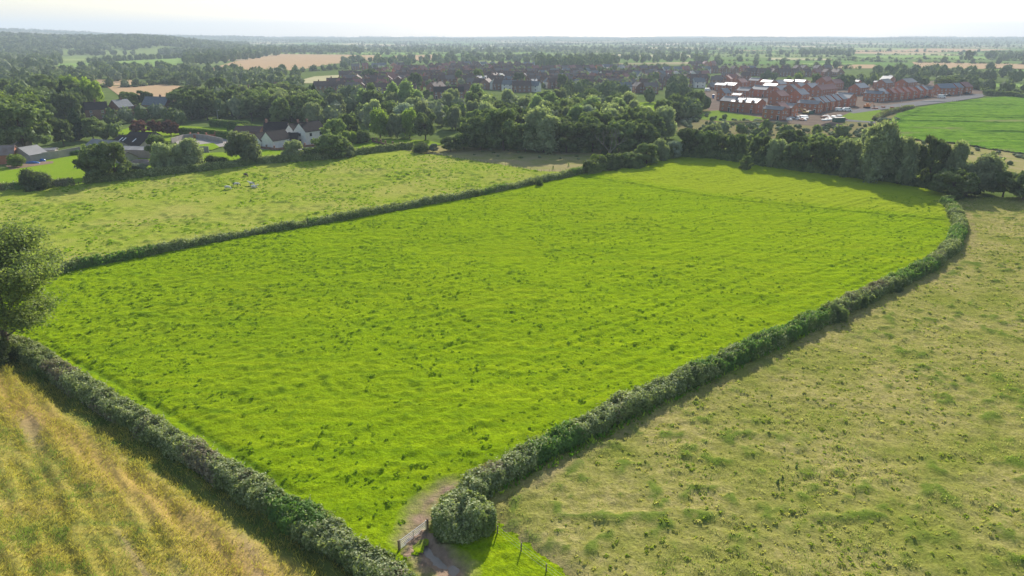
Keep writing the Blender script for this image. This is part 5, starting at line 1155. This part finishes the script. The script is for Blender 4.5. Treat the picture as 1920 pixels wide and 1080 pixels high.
# ------------------------------------------------------------------ weeds standing in the pasture
def dock(px, py, h, label, seed):
    g = G(px, py); r = np.random.RandomState(seed); h *= .62; n = 200; a = r.uniform(0, 6.28, n); q = .34 * h * r.rand(n) ** .7; z = h * r.rand(n)
    Pc = np.stack([g[0] + q * np.cos(a) * (1.2 - z / h), g[1] + q * np.sin(a) * (1.2 - z / h), z + .05], -1); V, Fq = leaf_quads(Pc, np.stack([np.cos(a), np.sin(a), a * 0 + .4], -1), .09, seed)
    o = link('weed_plant', np_mesh('weed_plant', V, Fq, [M['ash']])); tag(o, label, 'weed', 'tall weeds in the right pasture')
for k, (px, py, h, lab) in enumerate(((1457, 915, 1.5, 'tallest dark weed in the right pasture'), (1466, 905, 1.1, 'weed just behind the tallest one'), (1492, 884, 1.2, 'dark weed up right of the tallest one'), (1869, 482, 1.4, 'lone dark weed near the right hedge bend'),
        (1446, 748, .9, 'small weed cluster near the right hedge'), (1510, 668, 1.0, 'small weed close under the right hedge'), (1853, 400, 1.2, 'weed in the shade at the top of the right pasture'), (1037, 318, 2.2, 'small bush in the rough strip'), (1066, 312, 2.0, 'dark weed patch in the shaded rough strip'))):
    dock(px, py, h, lab, 60 + k)
# ------------------------------------------------------------------ vehicles and the building site
def vehicle(label, cat, name, px, py, rz, L, W, Hh, kind, mat, group='vehicles about the new estate'):
    g = G(px, py); e = empty(name, (g[0], g[1], .12), R(rz)); tag(e, label, cat, group)
    if kind == 'van': prof = [(-L / 2, .35), (L / 2, .35), (L / 2, .95), (L / 2 - .75, 1.15), (L / 2 - 1.35, Hh), (-L / 2 + .1, Hh), (-L / 2, Hh - .2)]
    else: prof = [(-L / 2, .3), (L / 2, .3), (L / 2, .7), (L / 2 - 1.0, .88), (L / 2 - 1.7, Hh), (-L / 2 + .9, Hh), (-L / 2 + .2, .9), (-L / 2, .8)]
    m = MB(); vs = [(p[0], -W / 2, p[1]) for p in prof] + [(p[0], W / 2, p[1]) for p in prof]; n = len(prof)
    m.add(vs, [(k, (k + 1) % n, n + (k + 1) % n, n + k) for k in range(n)] + [tuple(range(n))[::-1], tuple(range(n, 2 * n))]); m.build('body', M[mat], e)
    w_ = MB(); x0, x1 = (L / 2 - 2.2, L / 2 - 1.35) if kind == 'van' else (-L / 2 + .9, L / 2 - 1.8)
    for s in (-1, 1): w_.box(x0, x1, min(s * W / 2, s * (W / 2 + .015)), max(s * W / 2, s * (W / 2 + .015)), Hh * .62, Hh * .92)
    w_.build('side_window', M['glass'], e)
    for x in (-L * .31, L * .31):
        for s in (-1, 1): MB().tube((x, s * (W / 2 - .2), .32), (x, s * (W / 2 + .02), .32), .33, n=12).build('wheel', M['tyre'], e)
vehicle('white panel van parked at the end of the right row', 'van', 'van', 1765, 184, 10, 5.6, 2.1, 2.5, 'van', 'carwhite')
vehicle('dark car parked behind the white panel van', 'car', 'car', 1777, 180.5, 5, 4.3, 1.8, 1.45, 'car', 'cardark')
vehicle('dark car by the last block of new houses', 'car', 'car', 1812, 177, 10, 4.3, 1.8, 1.45, 'car', 'cardark')
vehicle('dark car parked against the gabled end house', 'car', 'car', 1737, 183.5, 15, 4.3, 1.8, 1.45, 'car', 'cardark')
vehicle('white van parked left of the new estate', 'van', 'van', 1327, 171, 0, 5.0, 2.0, 2.3, 'van', 'carwhite')
vehicle('pale pickup van on the site below the slate row', 'van', 'van', 1588, 208.5, 5, 5.2, 2, 2.1, 'van', 'carwhite')
vehicle('pale van left of the pickup below the slate row', 'van', 'van', 1573, 208.5, 5, 4.8, 2, 2.0, 'van', 'carwhite')
vehicle('white car in the village yard right of the white gabled houses', 'car', 'car', 1070, 187, 10, 4.2, 1.8, 1.5, 'car', 'carwhite')
def digger(label, px, py, rz, mat):
    g = G(px, py); e = empty('digger', (g[0], g[1], .1), R(rz)); tag(e, label, 'digger', 'machines on the building site')
    for s in (-1, 1): MB().prism([(-1.5, .1), (1.5, .1), (1.8, .45), (1.5, .8), (-1.5, .8), (-1.8, .45)], 0, .5, axis='y').build('track', M['tyre'], e).location = (0, s * 1.0 - .25, 0)
    MB().box(-1.7, 1.3, -1.1, 1.1, .85, 1.9).build('body', M[mat], e); MB().box(-.1, 1.35, .2, 1.1, 1.9, 3.0, 0).box(-.05, 1.37, .25, 1.13, 2.1, 2.85, 1).build('cab', [M[mat], M['glass']], e)
    MB().tube((1.2, -.3, 1.4), (3.2, -.3, 3.6), .2, n=6).build('boom', M[mat], e); MB().tube((3.2, -.3, 3.6), (4.8, -.3, 1.8), .15, n=6).build('arm', M[mat], e)
    MB().prism([(4.4, 1.6), (5.2, 1.6), (5.1, .9), (4.6, .8)], -.7, .1, axis='y').build('bucket', M['tyre'], e)
digger('yellow digger standing by the corner house', 1510, 215, 150, 'yellow'); digger('orange digger on the site before the right row', 1625, 203, 10, 'orange')
def container(label, px, py, rz, L, W, Hh, mat, name='container', cat='container', group='containers and cabins on the site'):
    g = G(px, py); e = empty(name, (g[0], g[1], .05), R(rz)); tag(e, label, cat, group); m = MB(); n = int(L / .5)
    m.box(-L / 2, L / 2, -W / 2, W / 2, .1, Hh)
    for k in range(n):
        x = -L / 2 + (k + .25) * L / n; m.box(x, x + L / n * .4, -W / 2 - .06, -W / 2 - .001, .25, Hh - .15)
    m.build('body', M[mat], e); MB().box(-L / 2 - .06, L / 2 + .06, -W / 2 - .08, W / 2 + .08, Hh + .002, Hh + .14).build('lid', M['door' if mat != 'carwhite' else 'white'], e)
container('dark green skip on the building site', 1572, 229, 10, 6, 2.4, 2.2, 'greenmetal', 'skip', 'skip'); container('small green container beside the yellow digger', 1519, 214, 0, 3, 2, 1.8, 'greenmetal')
container('pale site tank on the ground before the corner house', 1506, 221, 15, 4.5, 1.8, 1.2, 'carwhite', 'site_tank', 'tank'); container('blue portable toilet by the estate corner', 1337, 184, 0, 1.3, 1.3, 2.4, 'blue', 'portable_toilet', 'toilet')
def pallet(label, px, py, seed, mat, s=1.0):
    g = G(px, py); r = np.random.RandomState(seed); m = MB()
    for k in range(3 + r.randint(3)):
        x, y = r.uniform(-1.2, 1.2, 2) * s; a, b, c = r.uniform(.4, 1.1, 3) * s; m.box(x - a, x + a, y - b, y + b, .02 * k, c * .8 + .01 * k)
    e = m.build('material_stack', M[mat], None); e.location = (g[0], g[1], .05); tag(e, label, 'building materials', 'stacks of building materials on the site')
r = np.random.RandomState(21); pl = []
for k in range(34): pl.append((r.uniform(1540, 1585) if k < 18 else r.uniform(1465, 1515), r.uniform(218, 227), k))
pl.sort()
for i, (px, py, k) in enumerate(pl): pallet('%s stack of site materials, number %d counting from the left' % ('white' if k % 3 else 'brown', i + 1), px, py, k, 'white' if k % 3 else 'brickold', .9)
for k, (px, py) in enumerate(((1640, 204), (1658, 202), (1672, 203))): pallet(['leftmost', 'middle', 'rightmost'][k] + ' of three brick stacks on the bare earth by the crop', px, py, 80 + k, 'brick')
def heap(label, px, py, rx, ry, h, mat, seed, name='spoil_heap', cat='heap'):
    g = G(px, py); iv, fi = ICO2; r_ = np.random.RandomState(seed); k = 1 + .18 * fbm(iv[:, 0] * 3 + 9, iv[:, 1] * 3 + iv[:, 2] * 2 + 9, .8, seed, 2)[:, None] + .05 * r_.normal(0, 1, (len(iv), 1))
    V = iv * k * (rx, ry, h); V[:, 2] = np.maximum(V[:, 2], -.1); o = link(name, np_mesh(name, V, fi, [M[mat]])); o.location = (g[0], g[1], 0); tag(o, label, cat)
heap('heap of red brown rubble behind the silvery hedge bush', 268, 308, 4.5, 2, 1.7, 'rust', 5, 'rubble_heap', 'heap'); heap('brown earth heap beside the green skip', 1558, 238, 5, 2.5, 2.2, 'site', 6); heap('long weedy spoil bank below the near terrace', 1400, 232, 20, 3, 1.4, 'weeds', 7)
heap('pile of blue sheeting by the yard wall', 62, 306, 2.4, .8, .7, 'blue', 8, 'plastic_sheeting', 'sheeting'); heap('smaller blue plastic pile right of the other', 80, 302, 1.0, .7, .8, 'blue', 9, 'plastic_sheeting', 'sheeting'); heap('pale rubble heap on the estate road verge', 1752, 190, 9, 3, .9, 'paving', 10)
# ------------------------------------------------------------------ street lamps in the village belt
def lamp(px, py, label):
    g = G(px, py); e = empty('street_lamp', (g[0], g[1], 0)); tag(e, label, 'street lamp', 'street lamps'); MB().tube((0, 0, 0), (0, 0, 6.5), .09, .06, 6).build('pole', M['galv'], e); MB().tube((0, 0, 6.5), (.9, 0, 6.8), .05, n=5).build('arm', M['galv'], e); MB().box(.7, 1.3, -.14, .14, 6.74, 6.88).build('lamp_head', M['galv'], e)
lamp(410, 232, 'street lamp behind the clipped hedges'); lamp(1500, 200, 'street lamp in front of the corner house of the estate'); lamp(1690, 192, 'street lamp on the road beside the right row'); lamp(1800, 181, 'street lamp by the last block of new houses')
def pole(px, py, label, h=9):
    g = G(px, py); e = empty('telegraph_pole', (g[0], g[1], 0)); tag(e, label, 'pole', 'telegraph poles in the far fields'); MB().tube((0, 0, 0), (0, 0, h), .16, .12, 6).build('pole', M['wood'], e); MB().box(-1.1, 1.1, -.08, .08, h - .7, h - .5).build('crossarm', M['wood'], e)
pole(1792, 134, 'left one of two telegraph poles before the pale field', 12); pole(1795, 134, 'right one of two telegraph poles before the pale field', 12); pole(1895, 137, 'telegraph pole standing alone at the right', 11); pole(1858, 130, 'telegraph pole between the pair and the lone one', 10)
# ------------------------------------------------------------------ grass blades close to the camera
def blades(name, label, poly, n, size, mats, w_, seed, zf, near=135, dens=None):
    r = np.random.RandomState(seed); poly = list(poly); xs = [p[0] for p in poly]; ys = [p[1] for p in poly]
    X = r.uniform(max(-140, min(xs)), min(150, max(xs)), n * 3); Y = r.uniform(max(28, min(ys)), min(near, max(ys)), n * 3); ok = inpoly(X, Y, poly)
    if dens is not None: ok &= r.rand(len(X)) < dens(X, Y)
    X = X[ok][:n]; Y = Y[ok][:n]; z, tf, bare = zf(X, Y); k2 = (bare < .4) ; X, Y, z, tf = X[k2], Y[k2], z[k2], tf[k2]; m = len(X)
    a = r.uniform(0, 6.28, m); s = size * (.5 + r.rand(m)); wv = s * w_; lean = r.normal(0, .45, (m, 2)) * s[:, None]
    c = np.stack([np.cos(a) * wv, np.sin(a) * wv], -1); b = np.stack([X, Y], -1)
    V = np.stack([np.concatenate([b - c, (z - .05)[:, None]], 1), np.concatenate([b + c, (z - .05)[:, None]], 1), np.concatenate([b + c * .4 + lean, (z + s)[:, None]], 1), np.concatenate([b - c * .4 + lean * 1.1, (z + s * .93)[:, None]], 1)], 1).reshape(-1, 3)
    mi = np.zeros(m, int)
    if len(mats) > 1: mi = ((vnoise(X, Y, 1.1, seed + 5) + .5 * r.rand(m) + (.5 if seed != 3 else -1.0) * tf) > .9).astype(int)
    o = link(name, np_mesh(name, V, np.arange(4 * m).reshape(m, 4), mats, midx=mi)); tag(o, label, 'grass', kind='stuff')
blades('pasture_grass', 'dry tussocky grass of the right pasture', hay_poly, 150000, .10, [M['straw'], M['olive']], .35, 2, h_hay, 150, dens=lambda X, Y: cl((150 - np.hypot(X, Y)) / 90) * (.12 + .88 * (fbm(X, Y, 4.5, 95, 3) > .52)))
blades('barley_stalks', 'thin ripening barley stalks standing in the near field', bar_poly, 120000, .27, [M['ear'], M['olive']], .07, 3, h_bar, 110, dens=lambda X, Y: .3 + .7 * (vnoise((X * .69 - Y * .72) * .15 + 90, (X * .72 + Y * .69) + 200, .8, 9) > .42))
blades('hedge_foot_grass', 'rough grass along the foot of the near hedges', P((838, 985), (1000, 905), (1290, 745), (1560, 612), (1560, 597), (1290, 700), (1000, 850), (838, 960)), 9000, .35, [M['bladedark'], M['blade']], .35, 4, h_hay, 130)
def tussocks(name, label, poly, n, mats, seed, zf, hh=(.12, .32), rr=(.2, .55), far=190, wt=None, m=16):
    r = np.random.RandomState(seed); xs = [p[0] for p in poly]; ys = [p[1] for p in poly]
    X = r.uniform(max(-150, min(xs)), min(150, max(xs)), n * 6); Y = r.uniform(max(28, min(ys)), min(far, max(ys)), n * 6); ok = inpoly(X, Y, poly)
    if wt is not None: ok &= r.rand(len(X)) < wt(X, Y)
    X = X[ok][:n]; Y = Y[ok][:n]; z, tf, bare = zf(X, Y); k = bare < .3; X, Y, z = X[k], Y[k], z[k]; c = len(X)
    R_ = r.uniform(*rr, c) ** 1.0; Hh = r.uniform(*hh, c); el = r.uniform(.6, 1.5, c)
    a = r.uniform(0, 6.28, (c, m)); q = np.sqrt(r.rand(c, m)); bx = X[:, None] + R_[:, None] * q * np.cos(a) * el[:, None]; by = Y[:, None] + R_[:, None] * q * np.sin(a); tz = Hh[:, None] * (1.05 - q ** 2 * .8)
    Pc = np.stack([bx, by, z[:, None] + tz * .75], -1).reshape(-1, 3); nv = np.stack([q * np.cos(a), q * np.sin(a), .55 + 0 * q], -1).reshape(-1, 3)
    V, Fq = leaf_quads(Pc, nv, np.repeat(R_ * .42, m), seed + 1, asp=.7); mi = np.repeat((r.rand(c) < .5).astype(int), m)
    o = link(name, np_mesh(name, V, Fq, mats, midx=mi)); tag(o, label, 'grass', kind='stuff')
tussocks('grass_tussocks', 'small dark grass tussocks scattered over the bright field', main_poly, 5600, [M['tuss'], M['tusslight']], 11, h_main, hh=(.05, .17), rr=(.12, .34), wt=lambda X, Y: cl(.30 + .6 * cl((50 - X) / 110)) * (fbm(X, Y, 9, 97, 2) > .42))
tussocks('pasture_tussocks', 'lush green tussocks scattered over the left pasture', past_poly, 4200, [M['tuss'], M['tusslight']], 12, h_past, hh=(.06, .18), rr=(.16, .48), far=260, wt=lambda X, Y: (fbm(X, Y, 11, 98, 2) > .40) * 1.0)
tussocks('olive_tussocks', 'darker tussocks in the right pasture', hay_poly, 8500, [M['tussolive'], M['strawtuss']], 13, h_hay, hh=(.05, .15), rr=(.08, .28), wt=lambda X, Y: cl((fbm(X, Y, 8, 99, 3) - .36) * 5))
build_trees()
# ------------------------------------------------------------------ haze
def haze():
    m, n, out = newmat('haze'); v = n.nodes.new('ShaderNodeVolumePrincipled'); v.inputs['Color'].default_value = (.70, .82, .95, 1); v.inputs['Density'].default_value = 1.65e-4; v.inputs['Anisotropy'].default_value = .12
    n.links.new(v.outputs[0], out.inputs['Volume']); b = MB(); b.box(-14000, 14000, -1400, 14500, -4, 290); o = b.build('haze', m); tag(o, 'pale haze over the whole farmland', 'haze', kind='stuff')
haze()
